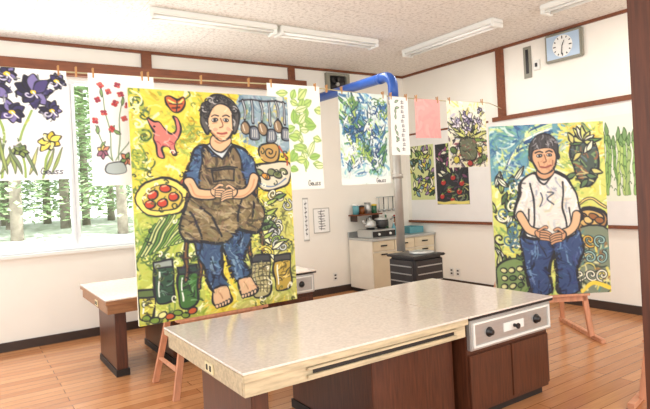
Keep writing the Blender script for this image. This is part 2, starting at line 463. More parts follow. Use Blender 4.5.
    def jar(x, y, w, h, col, lid):
        c.poly([(x, y + 4), (x + w, y + 4), (x + w + 1, y + h * .6), (x + w - 1, y + h), (x + 1, y + h), (x - 1, y + h * .6)], col, True, 1.8)
        c.strokes(x + 2, x + w - 3, y + 8, y + h - 5, 20, [tuple(min(255, v + 60) for v in col), tuple(int(v * .45) for v in col), BLK], 6, 1.5)
        c.poly([(x - 1, y - 2), (x + w + 1, y - 2), (x + w + 1, y + 5), (x - 1, y + 5)], lid, False, 1.4)
        c.line([(x + 3, y + 9), (x + 2.5, y + h - 6)], 1.3, (240, 244, 230))
    jar(16, 170, 15, 38, (44, 76, 54), (150, 160, 150)); jar(37, 178, 16, 38, (64, 110, 50), (44, 64, 60))
    jar(1, 196, 12, 26, (196, 190, 80), (90, 110, 60))
    for i in range(7): c.ell(7 + i * 7, 221 + (i % 2) * 3, 4, 3, c.R.choice([(120, 150, 60), (230, 226, 150), (190, 90, 50)]), 0, 1)
    for P in ([(50, 100), (46, 140), (44, 190)], [(118, 96), (122, 150), (126, 200)], [(60, 150), (56, 200)], [(108, 150), (112, 196)]):
        c.line(P, 5, BLK); c.line(P, 1.8, (120, 82, 46))
    c.poly([(116, 78), (158, 74), (156, 96), (138, 104), (120, 98)], (214, 206, 180), True, 1.9)
    for i in range(5): c.ell(124 + i * 7, 84 + (i % 2) * 4, 5, 3.4, c.R.choice([(160, 104, 60), (220, 150, 60), (120, 130, 90)]), .4, 1.2)
    c.line([(122, 96), (138, 100), (154, 92)], 1.2, (80, 110, 150))
    c.poly([(128, 54), (142, 52), (148, 60), (144, 72), (130, 72), (124, 64)], (186, 150, 86), True, 1.6); c.spiral(137, 62, 7, 1.5, 1.3, BLK)
    c.line([(148, 56), (154, 66), (156, 76)], 2.2, (176, 76, 44))
    for i in range(15):
        x, y = 120 + c.R.uniform(0, 36), 108 + i * 4.6
        r = c.R.uniform(5, 9); a0 = c.R.uniform(0, 6); d = c.R.choice([-1, 1])
        c.spiral(x, y, r, 1.3, 3.0, BLK, a0, d)
        c.spiral(x, y, r, 1.3, 1.5, c.R.choice([(238, 236, 200), (140, 172, 74), (226, 212, 90), (206, 210, 200)]), a0, d)
    for i in range(12): c.leaf(118 + c.R.uniform(0, 24), 114 + i * 5.4, 16, c.R.uniform(-.9, .9), 5, c.R.choice([(170, 190, 88), (236, 232, 190), (100, 130, 76)]), 1.2)
    jar(111, 176, 18, 42, (180, 170, 120), (60, 62, 66)); jar(136, 178, 17, 36, (186, 156, 64), (72, 70, 66))
    for i in range(7): c.line([(112, 184 + i * 4.4), (129, 184 + i * 4.4)], .9, (80, 76, 50))
    for i in range(4): c.line([(114 + i * 4, 182), (114 + i * 4, 214)], .9, (80, 76, 50))
    for i in range(60):
        c.spiral(c.R.choice([c.R.uniform(2, 46), c.R.uniform(118, 158)]), c.R.uniform(60, 226), c.R.uniform(2, 4), .8, 1.1, c.R.choice([(36, 50, 38), (90, 100, 50), (250, 246, 220)]), c.R.uniform(0, 6))
    lg1 = [(52, 138), (80, 138), (80, 165), (79, 186), (84, 200), (68, 204), (62, 184), (54, 160)]
    lg2 = [(80, 138), (108, 138), (110, 156), (102, 176), (108, 192), (93, 198), (85, 176)]
    for P in (lg1, lg2):
        c.poly(P, (56, 80, 112), True, 2.4); c.clip(P)
        c.strokes(50, 112, 134, 200, 80, [(30, 42, 70), (126, 154, 176), (76, 108, 142), (20, 28, 46), (30, 42, 70)], 14, 2.0, ang0=1.5); c.clip(None)
        c.poly(P, None, True, 2.2)
    foot(c, 76, 214, 1.15, 1); foot(c, 103, 208, 1.15, 1)
    sk = [(56, 104), (80, 98), (106, 102), (120, 112), (127, 132), (118, 150), (98, 144), (86, 156), (66, 154), (44, 150), (41, 132), (48, 114)]
    c.poly(sk, (118, 102, 70), True, 2.6); c.clip(sk)
    c.strokes(40, 128, 98, 158, 110, [(156, 138, 98), (84, 70, 48), (134, 120, 84), (64, 56, 44), (170, 154, 120)], 18, 2.6, ang0=.6); c.clip(None)
    for P in ([(60, 118), (74, 132), (80, 150)], [(104, 112), (98, 128), (100, 142)], [(50, 122), (58, 138), (60, 150)], [(116, 116), (114, 132)]): c.line(P, 2.0, BLK)
    c.poly(sk, None, True, 2.2)
    sh = [(68, 54), (80, 58), (96, 54), (110, 60), (119, 76), (123, 94), (112, 104), (104, 94), (66, 96), (58, 104), (47, 97), (51, 76), (58, 60)]
    c.poly(sh, (66, 94, 130), True, 2.6); c.clip(sh)
    c.strokes(46, 124, 52, 106, 100, [(38, 58, 94), (136, 166, 190), (86, 120, 152), (28, 38, 64)], 12, 2.0); c.clip(None)
    c.poly(sh, None, True, 2.2)
    c.line([(68, 60), (64, 76), (66, 94)], 1.8, BLK); c.line([(99, 60), (106, 78), (104, 94)], 1.8, BLK)
    bb = [(68, 56), (76, 66), (90, 66), (98, 55), (104, 72), (106, 102), (84, 108), (62, 102), (64, 74)]
    c.poly(bb, (120, 102, 74), True, 2.2); c.clip(bb)
    c.strokes(62, 106, 56, 106, 70, [(158, 140, 104), (90, 76, 54), (136, 120, 88), (66, 58, 48)], 14, 2.2, ang0=1.4); c.clip(None)
    c.dabs(700, 5, 1.2, 26, 40, 128, 54, 208)
    c.poly([(70, 54), (84, 70), (97, 54), (92, 50), (84, 60), (76, 50)], (206, 214, 216), False, 1.5)
    c.line([(70, 78), (100, 78)], 1.6, BLK); c.poly([(74, 80), (97, 80), (96, 92), (75, 92)], None, False, 1.3)
    for P in ([(51, 92), (58, 104), (74, 105)], [(118, 90), (110, 104), (95, 106)]):
        c.line(P, 11.4, BLK); c.line(P, 8.4, SK); c.line([(p[0], p[1] + 2.4) for p in P], 1.6, (200, 148, 108))
    hand(c, 78, 103, 1); hand(c, 92, 105, -1)
    c.poly([(76, 44), (92, 44), (94, 54), (84, 62), (74, 54)], SK, True, 1.4); c.line([(78, 50), (84, 53), (90, 50)], 1.2, SKD)
    hair = [(66, 24), (67, 12), (74, 8), (80, 2), (92, 3), (100, 9), (105, 22), (103, 34), (98, 42), (92, 36), (76, 36), (71, 43), (66, 34)]
    c.poly(hair, (84, 82, 80), True, 1.8)
    for i in range(44):
        a = i / 44 * 2 * math.pi; rr = c.R.uniform(.75, 1.05); c.spiral(85 + 17 * rr * math.cos(a), 20 + 15 * rr * math.sin(a), 3.6, 1.1, 1.3, c.R.choice([BLK, BLK, (176, 174, 170), (60, 58, 58)]), i)
    fc = [(73, 25), (77, 15), (86, 12), (94, 15), (98, 25), (97.5, 37), (92, 47), (85.5, 51), (79, 47), (74, 38)]
    c.poly(fc, (230, 192, 150), True, 1.6); c.clip(fc)
    c.strokes(74, 98, 15, 50, 14, [(238, 204, 168), (214, 170, 130), (248, 220, 188)], 5, 1.5)
    c.line([(75, 40), (80, 46), (85, 49)], 1.6, (190, 140, 104)); c.ell(79, 38, 2.4, 2, (224, 162, 132)); c.ell(93, 38, 2.4, 2, (224, 162, 132)); c.clip(None)
    for x in (80, 91):
        c.line([(x - 3.6, 24.6), (x - .4, 23), (x + 3.6, 24.2)], 1.3, BLK); c.ell(x, 28.4, 2.9, 1.8, (246, 242, 234), 0, .9); c.ell(x, 28.5, 1.3, 1.5, BLK)
        c.line([(x - 2.4, 31.6), (x + 2.2, 31.6)], .7, SKD)
    c.line([(85.5, 27), (87.4, 35), (83.6, 36.6)], 1.2, (130, 84, 60)); c.line([(80.5, 41.8), (85.5, 42.8), (90.5, 41.8)], 2.0, (160, 72, 64)); c.line([(83, 45.6), (88, 45.6)], .9, SKD)
    c.warp(.6)
    return c

def paint_man():
    c = Cv(112, 170, 1.8, (206, 210, 110), 11)
    c.strokes(0, 112, 0, 170, 300, [(226, 224, 130), (170, 192, 96), (240, 238, 196), (110, 150, 90), (232, 210, 84), (60, 96, 70)], 13, 2.3)
    c.poly([(0, 0), (74, 0), (70, 22), (38, 34), (30, 60), (0, 56)], (100, 154, 168), True)
    c.strokes(0, 72, 0, 54, 150, [(66, 118, 156), (160, 204, 204), (110, 166, 140), (54, 94, 136), (206, 228, 214), (206, 220, 130)], 18, 2.2)
    for i in range(10): c.line([(3 + i * 3, 58 - i * 4), (24 + i * 2, 30 - i * 3), (62, 15 - i * 2)], 1.5, c.R.choice([(40, 76, 120), (210, 226, 150), (240, 244, 236)]))
    c.strokes(66, 112, 0, 50, 80, [(238, 216, 96), (200, 206, 110), (216, 180, 70), (130, 160, 90), (240, 240, 210)], 12, 2.3)
    c.dabs(900, 5, 1.3, 26)
    vs = [(84, 14), (98, 16), (106, 30), (103, 56), (92, 64), (83, 50), (79, 30)]
    c.poly(vs, (70, 84, 74), True, 1.8); c.clip(vs)
    c.strokes(80, 106, 14, 64, 60, [(120, 150, 96), (206, 196, 130), (34, 42, 50), (150, 96, 66), (90, 110, 130)], 9, 2); c.clip(None)
    for a in range(9): c.leaf(92, 20, c.R.uniform(12, 18), -3.1 + a * .4, 5, c.R.choice([(90, 130, 70), (206, 210, 120), (236, 236, 206)]), 1.2)
    for i in range(8): c.leaf(c.R.uniform(80, 108), c.R.uniform(20, 70), 12, c.R.uniform(-3, 3), 5, c.R.choice([(90, 120, 80), (206, 200, 120), (170, 110, 70), (226, 230, 200)]), 1.2)
    for i in range(44):
        c.leaf(c.R.uniform(2, 28), c.R.uniform(56, 166), c.R.uniform(10, 18), c.R.uniform(-2.6, .4), 5, c.R.choice([(122, 156, 80), (76, 112, 70), (224, 226, 160), (166, 186, 96), (240, 240, 220)]), 1.2, BLK, (60, 80, 50))
    for i in range(18): c.spiral(c.R.uniform(4, 28), c.R.uniform(56, 160), 6, 1.2, 1.6, c.R.choice([BLK, (244, 242, 214), (70, 110, 130)]), i)
    c.poly([(2, 140), (20, 132), (34, 146), (30, 168), (4, 168)], (120, 146, 88), True, 1.5)
    for i in range(9): c.ell(8 + (i % 3) * 8, 143 + (i // 3) * 8, 3.2, 2.6, c.R.choice([(214, 214, 150), (84, 112, 64), (206, 190, 80)]), 0, 1.1)
    c.ell(95, 98, 17, 13, (168, 124, 70), 0, 2.2); c.ell(95, 96, 13, 9, (206, 170, 100), 0, 1.4)
    for i in range(4): c.ell(87 + i * 5.5, 94 + (i % 2) * 4, 4.6, 3.4, c.R.choice([(150, 96, 50), (220, 190, 120)]), .3, 1.2)
    for k in range(9): c.line([(80 + k * 3.6, 104 + (4 - abs(4 - k)) * 1.2), (81 + k * 3.5, 110 + (4 - abs(4 - k)) * .6)], 1.1, (70, 50, 34))
    c.line([(80, 86), (96, 76), (111, 86)], 3.0, BLK); c.line([(80, 86), (96, 76), (111, 86)], 1.4, (230, 204, 120))
    c.poly([(74, 112), (112, 108), (112, 168), (70, 168)], (120, 132, 108), True, 1.2)
    c.strokes(74, 112, 112, 168, 100, [(60, 70, 60), (216, 214, 160), (90, 136, 126), (226, 214, 106), (140, 104, 66)], 11, 2.2)
    for i in range(9):
        c.spiral(82 + (i % 3) * 11, 118 + (i // 3) * 17, 6.5, 1.3, 2.8, BLK, i); c.spiral(82 + (i % 3) * 11, 118 + (i // 3) * 17, 6.5, 1.3, 1.4, c.R.choice([(236, 236, 210), (220, 176, 70), (150, 190, 180)]), i)
    c.line([(112, 166), (96, 160), (84, 168)], 4, (236, 206, 70))
    for P in ([(28, 104), (56, 104), (58, 126), (52, 150), (54, 167), (35, 168), (28, 136)], [(54, 104), (82, 106), (86, 128), (79, 148), (81, 167), (61, 168), (59, 134)]):
        c.poly(P, (50, 72, 116), True, 2.4); c.clip(P)
        c.strokes(26, 88, 100, 168, 70, [(28, 42, 78), (110, 144, 180), (28, 42, 78), (20, 28, 48), (70, 100, 146)], 13, 2.0, ang0=1.5); c.clip(None); c.poly(P, None, True, 2.0)
    sh = [(42, 48), (52, 54), (62, 48), (75, 55), (82, 72), (87, 94), (78, 101), (77, 112), (33, 112), (32, 98), (21, 92), (26, 70), (31, 55)]
    c.poly(sh, (226, 222, 212), True, 2.4); c.clip(sh)
    c.strokes(22, 86, 50, 112, 66, [(196, 200, 202), (246, 246, 240), (160, 168, 180), (226, 212, 184), (210, 210, 200)], 13, 2.2, ang0=1.5); c.clip(None)
    c.dabs(400, 5, 1.2, 22, 22, 88, 56, 168)
    c.poly(sh, None, True, 2.0)
    c.line([(38, 58), (41, 84), (38, 110)], 1.8, BLK); c.line([(70, 58), (69, 84), (73, 110)], 1.8, BLK); c.line([(44, 50), (52, 60), (61, 50)], 1.6, BLK)
    c.line([(34, 96), (36, 84)], 1.4, BLK); c.line([(76, 98), (75, 84)], 1.4, BLK)
    for P in ([(27, 90), (33, 103), (46, 108)], [(82, 92), (77, 105), (66, 110)]):
        c.line(P, 9.6, BLK); c.line(P, 7.0, SK)
    hand(c, 47, 109, 1, (206, 156, 116)); hand(c, 65, 112, -1, (206, 156, 116))
    c.line([(47, 68), (49, 75), (47, 81)], 1.3, (60, 70, 90)); c.line([(54, 68), (60, 69), (54, 75), (60, 81)], 1.3, (60, 70, 90))
    c.poly([(46, 42), (60, 42), (61, 50), (53, 56), (45, 50)], (206, 158, 118), True, 1.3)
    hair = [(39, 30), (39, 19), (45, 12), (54, 10), (63, 14), (67, 22), (66, 34), (62, 25), (44, 25), (41, 36)]
    mk = (216, 168, 128)
    fc = [(41, 26), (46, 20), (54, 19), (62, 21), (65, 28), (64, 38), (60, 46), (53, 50), (46, 46), (42, 38)]
    c.ell(40, 32, 2, 3.4, mk, 0, 1); c.ell(66, 32, 2, 3.4, mk, 0, 1)
    c.poly(fc, mk, True, 1.6); c.clip(fc); c.strokes(42, 64, 20, 48, 16, [(232, 190, 150), (196, 146, 108), (184, 132, 98)], 5, 1.3); c.clip(None)
    c.poly(hair, (60, 58, 60), True, 1.3)
    c.strokes(41, 65, 11, 22, 34, [(156, 154, 156), (24, 24, 26), (90, 90, 94)], 5, 1.1)
    for x in (48.5, 58.5):
        c.line([(x - 3.4, 28.2), (x, 27.0), (x + 3.2, 28.2)], 1.5, BLK); c.ell(x, 31.4, 2.5, 1.3, (240, 234, 226), 0, .9); c.ell(x, 31.4, 1.1, 1.1, BLK)
    c.line([(53.4, 31), (55, 37.5), (51.8, 38.4)], 1.1, (120, 76, 54)); c.line([(48.5, 42), (53.5, 43.2), (58.5, 42)], 1.6, (140, 70, 60))
    c.line([(46.5, 37), (47.5, 42)], .9, (140, 96, 70)); c.line([(61, 37), (60, 42)], .9, (140, 96, 70))
    c.warp(.5)
    return c

def flower(c, x, y, r, cols, n=6, ol=1.0):
    a0 = c.R.uniform(0, 6)
    for i in range(n):
        c.leaf(x, y, r * c.R.uniform(.8, 1.15), a0 + i * 2 * math.pi / n, r * .65, c.R.choice(cols), ol, BLK)
def paint_iris():
    c = Cv(62, 80, 2.4, (246, 246, 242), 5)
    for P in ([(20, 78), (22, 50), (18, 26)], [(34, 78), (32, 50), (40, 30)], [(44, 78), (46, 66), (50, 58)], [(14, 78), (10, 60), (12, 50)]):
        c.line(P, 1.4, (90, 130, 60)); c.line(P, .6, (180, 200, 90))
    for i in range(9): c.leaf(14 + i * 4.4, 76, c.R.uniform(18, 30), -1.57 + c.R.uniform(-.5, .5), 2.2, c.R.choice([(160, 178, 100), (206, 210, 130), (120, 140, 100)]), .5, (80, 90, 70))
    pv = [(76, 66, 120), (46, 42, 78), (126, 116, 170), (56, 50, 96), (34, 32, 58)]
    for x, y, r in [(16, 14, 11), (40, 16, 12), (28, 32, 9), (9, 34, 7), (26, 5, 6), (52, 30, 7), (56, 8, 6)]:
        flower(c, x, y, r, pv, 9, .7); c.ell(x, y, 1.8, 1.4, (236, 206, 60)); c.line([(x, y), (x + 3, y + 4)], 1, (240, 236, 240)); c.spiral(x - 3, y + 2, 3, .8, .9, (220, 216, 236))
    flower(c, 50, 52, 8, [(240, 226, 100), (246, 240, 160), (226, 200, 60)], 7, .7)
    flower(c, 12, 58, 5, pv, 6, .7); flower(c, 32, 60, 5, [(206, 210, 110), (130, 150, 80)], 5, .7)
    c.dabs(90, 4, 1.0, 20, 0, None, 0, 60)
    c.warp(.5); c.sign(43, 72, 4, (50, 54, 70), .6)
    return c
def paint_red():
    c = Cv(46, 78, 2.4, (246, 246, 242), 6)
    for P in ([(14, 60), (12, 34), (8, 10)], [(18, 60), (20, 36), (22, 16)], [(16, 60), (28, 44), (34, 30)], [(14, 60), (6, 46), (4, 36)]):
        c.line(P, .7, (100, 130, 90))
        for q in P[1:]:
            c.leaf(q[0], q[1] + 6, 6, c.R.uniform(-2.6, -.4), 2.2, (130, 164, 100), .3)
    for x, y in [(8, 8), (13, 12), (21, 14), (5, 18), (17, 20), (26, 22), (33, 28), (10, 27), (24, 31), (4, 33), (20, 7), (29, 15), (14, 38)]:
        for k in range(4):
            c.ell(x + 1.3 * math.cos(k * 1.57 + x), y + 1.3 * math.sin(k * 1.57 + x), 1.1, .9, c.R.choice([(196, 60, 62), (160, 56, 76), (216, 100, 90)]), 0, .2, (130, 40, 50))
    for x, y in [(8, 54), (24, 60)]: flower(c, x, y, 5, [(214, 140, 110), (230, 206, 120), (160, 100, 120), (130, 164, 100)], 6, .5)
    c.poly([(11, 62), (21, 62), (22, 69), (9, 69)], (176, 188, 186), True, .5)
    c.ell(30, 66, 2.6, 2.2, (190, 70, 60), 0, .6); c.ell(36, 68, 2.6, 2.2, (226, 200, 100), 0, .6)
    c.warp(.5)
    return c
def paint_pale_leaf():
    c = Cv(56, 90, 2, (244, 246, 236), 7)
    c.line([(34, 6), (32, 40), (36, 74)], 1.4, (140, 176, 100))
    for i in range(36):
        c.leaf(c.R.uniform(18, 52), 5 + i * 1.9, c.R.uniform(8, 15), c.R.uniform(-.9, 3.6), 6, c.R.choice([(186, 218, 124), (214, 230, 150), (160, 202, 104), (236, 240, 190)]), .7, (140, 176, 100), (130, 170, 90))
    c.warp(.5); c.sign(38, 83, 4, (60, 60, 60), .65)
    return c
def paint_blue():
    c = Cv(62, 84, 2.2, (214, 230, 224), 8)
    c.strokes(2, 60, 2, 76, 150, [(80, 140, 190), (140, 194, 206), (180, 210, 130), (236, 244, 240), (90, 150, 100), (60, 110, 160)], 12, 2.4)
    for i in range(60):
        c.leaf(c.R.uniform(4, 56), c.R.uniform(14, 76), c.R.uniform(10, 20), c.R.uniform(-2.7, -.4), 3.6, c.R.choice([(60, 110, 164), (100, 150, 90), (180, 206, 110), (230, 238, 234), (120, 172, 190)]), .8, (40, 70, 100))
    for i in range(22): c.spiral(c.R.uniform(6, 56), c.R.uniform(6, 70), 5, 1.2, 1.1, c.R.choice([(40, 70, 120), (246, 248, 244), (130, 170, 80), (60, 100, 70)]), i)
    c.dabs(300, 5, 1.2, 26)
    c.poly([(0, 78), (62, 78), (62, 84), (0, 84)], (238, 240, 234), False)
    c.warp(.5); c.sign(42, 79, 3.6, (50, 54, 60), .6)
    return c
def paint_strip():
    c = Cv(27, 62, 2, (240, 240, 236), 9)
    for i in range(11):
        x = 18 + c.R.uniform(-1, 1); y = 5 + i * 5
        c.line([(x - 2, y), (x + 2, y)], .6, (70, 70, 76), False); c.line([(x, y - 1.5), (x - 1, y + 2)], .6, (70, 70, 76), False); c.line([(x - 2, y + 2), (x + 2, y + 1.6)], .6, (70, 70, 76), False)
    for i in range(9): c.leaf(7, 6 + i * 6, 6, c.R.uniform(-2, 2), 2.4, (160, 188, 150), .4)
    return c
def paint_pink():
    c = Cv(40, 46, 1.6, (234, 168, 164), 10)
    c.strokes(0, 40, 0, 46, 30, [(238, 178, 174), (228, 162, 160)], 14, 4)
    return c
def paint_green():
    c = Cv(60, 88, 2.0, (206, 214, 150), 12)
    for i in range(80):
        c.leaf(c.R.uniform(2, 56), c.R.uniform(6, 86), c.R.uniform(10, 16), c.R.uniform(-2.8, .2), 5.5, c.R.choice([(110, 150, 80), (190, 206, 100), (236, 236, 210), (160, 130, 170), (60, 90, 64), (226, 210, 90), (120, 160, 170)]), 1.1)
    c.warp(.5)
    return c
def paint_tomato():
    c = Cv(60, 88, 2.0, (40, 44, 48), 13)
    c.strokes(0, 60, 0, 88, 60, [(60, 66, 74), (90, 60, 90), (24, 26, 30), (110, 120, 110)], 12, 2.4)
    for i in range(44): c.leaf(c.R.uniform(2, 54), c.R.uniform(2, 54), 12, c.R.uniform(-3, 3), 5, c.R.choice([(100, 150, 80), (196, 210, 120), (160, 90, 130), (230, 230, 206), (206, 160, 180), (120, 70, 100)]), 1)
    for x, y in [(14, 56), (32, 50), (48, 58), (24, 68), (42, 70), (10, 76), (30, 82)]:
        c.ell(x, y, 5, 4.2, (176, 50, 48), 0, 1.3); c.line([(x - 2, y - 2), (x, y - 3)], 1.1, (246, 190, 170)); c.spiral(x, y - 4, 2.2, 1, 1, (120, 160, 70))
    c.strokes(0, 60, 60, 86, 26, [(110, 140, 80), (200, 196, 120), (30, 34, 36)], 8, 1.6)
    c.poly([(0, 84), (60, 83), (60, 88), (0, 88)], (226, 214, 120), False)
    c.warp(.5)
    return c
def paint_flowerjar():
    c = Cv(68, 84, 2.0, (232, 230, 210), 14)
    c.strokes(0, 68, 0, 84, 70, [(206, 214, 160), (196, 196, 214), (236, 234, 220), (226, 220, 120)], 12, 2.6)
    c.strokes(0, 68, 50, 84, 80, [(110, 120, 76), (90, 74, 90), (206, 200, 120), (150, 60, 60), (50, 50, 56)], 11, 2.4)
    for i in range(22): c.leaf(32, 48, c.R.uniform(22, 42), -3.0 + i * .14, 5, c.R.choice([(120, 150, 76), (206, 212, 130), (110, 110, 130), (236, 236, 216)]), 1)
    for x, y, r in [(34, 20, 11), (16, 28, 9), (52, 28, 9), (32, 38, 8), (58, 12, 6)]: flower(c, x, y, r, [(170, 160, 190), (110, 100, 136), (230, 222, 230), (214, 206, 130)], 7)
    c.poly([(22, 48), (44, 48), (48, 62), (42, 74), (24, 74), (18, 60)], (104, 112, 90), True, 1.5); c.strokes(22, 44, 50, 70, 14, [(180, 186, 150), (50, 56, 50), (130, 80, 80)], 8, 1.6)
    for x, y in [(8, 62), (12, 74), (54, 62), (60, 72), (52, 76), (34, 79)]: c.ell(x, y, 5, 4.4, c.R.choice([(170, 56, 56), (206, 196, 80), (90, 120, 70)]), 0, 1.2)
    c.dabs(300, 5, 1.2, 26); c.warp(.5)
    return c
def paint_asparagus():
    c = Cv(64, 96, 2.0, (236, 240, 224), 15)
    for i in range(14):
        x = 4 + i * 4.4 + c.R.uniform(-1, 1); y0 = 8 + c.R.uniform(0, 16); wv = c.R.uniform(2.4, 3.4)
        b = x + c.R.uniform(-5, 5)
        g = c.R.choice([(150, 190, 110), (124, 168, 90), (190, 214, 130), (170, 196, 126)])
        c.line([(b, 88), (x, 50), (x + 1, y0 + 6)], wv + .8, (84, 116, 70)); c.line([(b, 88), (x, 50), (x + 1, y0 + 6)], wv, g)
        c.leaf(x + 1, y0 + 14, 15, -1.57, wv + 2.0, (124, 160, 104), .7, (64, 92, 54))
        for k in range(5): c.line([(x - 1.6, 30 + k * 12 + (i % 3) * 3), (x, 27 + k * 12 + (i % 3) * 3), (x + 1.6, 30 + k * 12 + (i % 3) * 3)], .7, (76, 110, 66))
    c.warp(.6)
    return c

# ------------------------------------------------------------------ room shell
X0, Y0 = -1.6, -1.6
boxes('floor', [(X0, WALL_X + .15, Y0, WALL_Y + .15, -.1, 0)], M['floor'], kind='structure')
boxes('ceiling', [(X0, WALL_X + .15, Y0, WALL_Y + .15, CEIL, CEIL + .1)], M['ceil'], kind='structure')
WX0, WX1, WZ0, WZ1 = -0.9, 2.05, 1.05, 3.06
boxes('wall_back', [(X0, WX0, WALL_Y, WALL_Y + .15, 0, CEIL), (WX0, WX1, WALL_Y, WALL_Y + .15, 0, WZ0),
                    (WX0, WX1, WALL_Y, WALL_Y + .15, WZ1, CEIL), (WX1, WALL_X + .15, WALL_Y, WALL_Y + .15, 0, CEIL)], M['wall'], kind='structure')
boxes('wall_right', [(WALL_X, WALL_X + .15, Y0, WALL_Y, 0, CEIL)], M['wall'], kind='structure')
boxes('baseboard_back', [(X0, WALL_X - .02, WALL_Y - .02, WALL_Y, 0, .1)], M['base'], kind='structure')
boxes('baseboard_right', [(WALL_X - .02, WALL_X, Y0, WALL_Y - .02, 0, .1)], M['base'], kind='structure')
boxes('trim_1', [(X0, WALL_X, WALL_Y - .03, WALL_Y, CEIL - .035, CEIL)], M['trim'], kind='structure')
boxes('trim_2', [(WALL_X - .03, WALL_X, Y0, WALL_Y - .03, CEIL - .035, CEIL)], M['trim'], kind='structure')
boxes('trim_3', [(X0, 4.37, WALL_Y - .1, WALL_Y, 3.09, 3.25)], M['trim'], bevel=.006, kind='structure')
boxes('trim_4', [(1.96, 2.08, WALL_Y - .05, WALL_Y, 3.25, CEIL - .035), (4.1, 4.2, WALL_Y - .05, WALL_Y, 3.25, CEIL - .035)], M['trim'], kind='structure')
boxes('trim_5', [(WALL_X - .045, WALL_X, 4.88, 4.99, 2.5, CEIL - .035)], M['trim'], kind='structure')
boxes('trim_6', [(WALL_X - .04, WALL_X, Y0, 5.1, 2.45, 2.51)], M['trim'], kind='structure')
boxes('trim_7', [(WALL_X - .05, WALL_X, Y0, WALL_Y - .04, .98, 1.02)], M['trim'], kind='structure')
boxes('trim_8', [(WALL_X - .02, WALL_X, 5.2, 6.9, 2.45, 2.48)], M['trim'], kind='structure')
fr = [(WX0, WX1, WALL_Y + .02, WALL_Y + .1, WZ0, WZ0 + .07), (WX0, WX1, WALL_Y + .02, WALL_Y + .1, WZ1 - .05, WZ1)]
for x in (WX0, .09, .13, 1.08, 1.12, WX1 - .05):
    fr.append((x, x + .045, WALL_Y + .03, WALL_Y + .09, WZ0, WZ1))
boxes('window_1', fr, M['alu'], kind='structure')
boxes('trim_9', [(WX0 - .05, WX1 + .05, WALL_Y - .06, WALL_Y + .03, WZ0 - .035, WZ0)], M['white'], kind='structure')

# outside
def ground():
    me = bpy.data.meshes.new('outside_ground')
    V = []; F = []; n = 24
    for j in range(n):
        for i in range(n):
            x = -25 + 60 * i / (n - 1); y = 7.4 + 50 * j / (n - 1)
            V.append((x, y, 0.3 + min(.65, (y - 7.4) * .1) + .05 * math.sin(x * 1.3 + y)))
    for j in range(n - 1):
        for i in range(n - 1): F.append((j * n + i, j * n + i + 1, (j + 1) * n + i + 1, (j + 1) * n + i))
    me.from_pydata(V, [], F)
    finish('ground', me, M['snow'], kind='structure', smooth=True)
ground()
def conifer_mesh(seed):
    R = random.Random(seed); bm = bmesh.new()
    for k in range(2600):
        t = R.random() ** .8; z = .35 + t * 7.6; r = .98 * (1 - t * .9) * R.uniform(.35, 1.08)
        a = R.uniform(0, 2 * math.pi); ca, sa = math.cos(a), math.sin(a)
        L = R.uniform(.12, .26); w = R.uniform(.035, .08); d = R.uniform(-.5, .1)
        b0 = Vector((ca * r, sa * r, z)); u = Vector((ca, sa, d)).normalized(); s1 = Vector((-sa, ca, R.uniform(-.5, .5))).normalized()
        bm.faces.new([bm.verts.new(b0), bm.verts.new(b0 + u * L * .5 + s1 * w), bm.verts.new(b0 + u * L), bm.verts.new(b0 + u * L * .5 - s1 * w)])
    me = bpy.data.meshes.new('foliage'); bm.to_mesh(me); bm.free(); me.materials.append(M['leaf'])
    return me
fm = [conifer_mesh(s) for s in (1, 2, 3)]
R = random.Random(4); k = 0
for row, (yy, n, xa) in enumerate(((13.0, 4, -1.0), (15.2, 5, -1.9), (17.4, 5, -.9), (19.6, 6, -1.8), (21.8, 6, -.8))):
    for i in range(n):
        x = xa + i * 2.0 + R.uniform(-.08, .08)
        e = empty('conifer_tree', (x, yy + R.uniform(-.1, .1), .85), 'tall sunlit green conifer tree standing outside the window', 'tree', 'conifers outside the window')
        f = bpy.data.objects.new('foliage', fm[k % 3]); COL.objects.link(f); f.parent = e
        t = lathe('trunk', [(.12, 0), (.09, 3), (.03, 8)], M['bark'], (0, 0, 0), n=8); t.parent = e; t.location = (0, 0, 0)
        e.scale = (1.05, 1.05, R.uniform(.9, 1.2)); e.rotation_euler[2] = R.uniform(0, 6); k += 1

# ------------------------------------------------------------------ ceiling lamps
def lamp(x0, x1, y0, y1, lab):
    e = empty('fluorescent_lamp', ((x0 + x1) / 2, (y0 + y1) / 2, CEIL), lab, 'ceiling lamp', 'ceiling lamps')
    boxes('lamp_housing', [(x0, x1, y0, y1, CEIL - .06, CEIL)], M['white'], bevel=.012, parent=e)
    if x1 - x0 > y1 - y0:
        for dy in (-.05, .05):
            c = (y0 + y1) / 2 + dy
            tube('lamp_tube', [(x0 + .04, c, CEIL - .075), (x1 - .04, c, CEIL - .075)], .016, M['tube'], parent=e)
        for x in (x0, x1 - .04): boxes('end_cap', [(x, x + .04, y0 + .01, y1 - .01, CEIL - .1, CEIL - .05)], M['white'], bevel=.006, parent=e)
    else:
        for dx in (-.05, .05):
            c = (x0 + x1) / 2 + dx
            tube('lamp_tube', [(c, y0 + .04, CEIL - .075), (c, y1 - .04, CEIL - .075)], .016, M['tube'], parent=e)
        for y in (y0, y1 - .04): boxes('end_cap', [(x0 + .01, x1 - .01, y, y + .04, CEIL - .1, CEIL - .05)], M['white'], bevel=.006, parent=e)
lamp(1.6, 3.02, 5.3, 5.5, 'white twin-tube fluorescent lamp fixed to the ceiling')
lamp(3.06, 4.48, 5.3, 5.5, 'white twin-tube fluorescent lamp fixed to the ceiling')
lamp(5.12, 5.32, 4.05, 5.6, 'white twin-tube fluorescent lamp near the flue duct')
lamp(5.27, 5.47, 2.0, 3.55, 'white twin-tube fluorescent lamp above the clock wall')

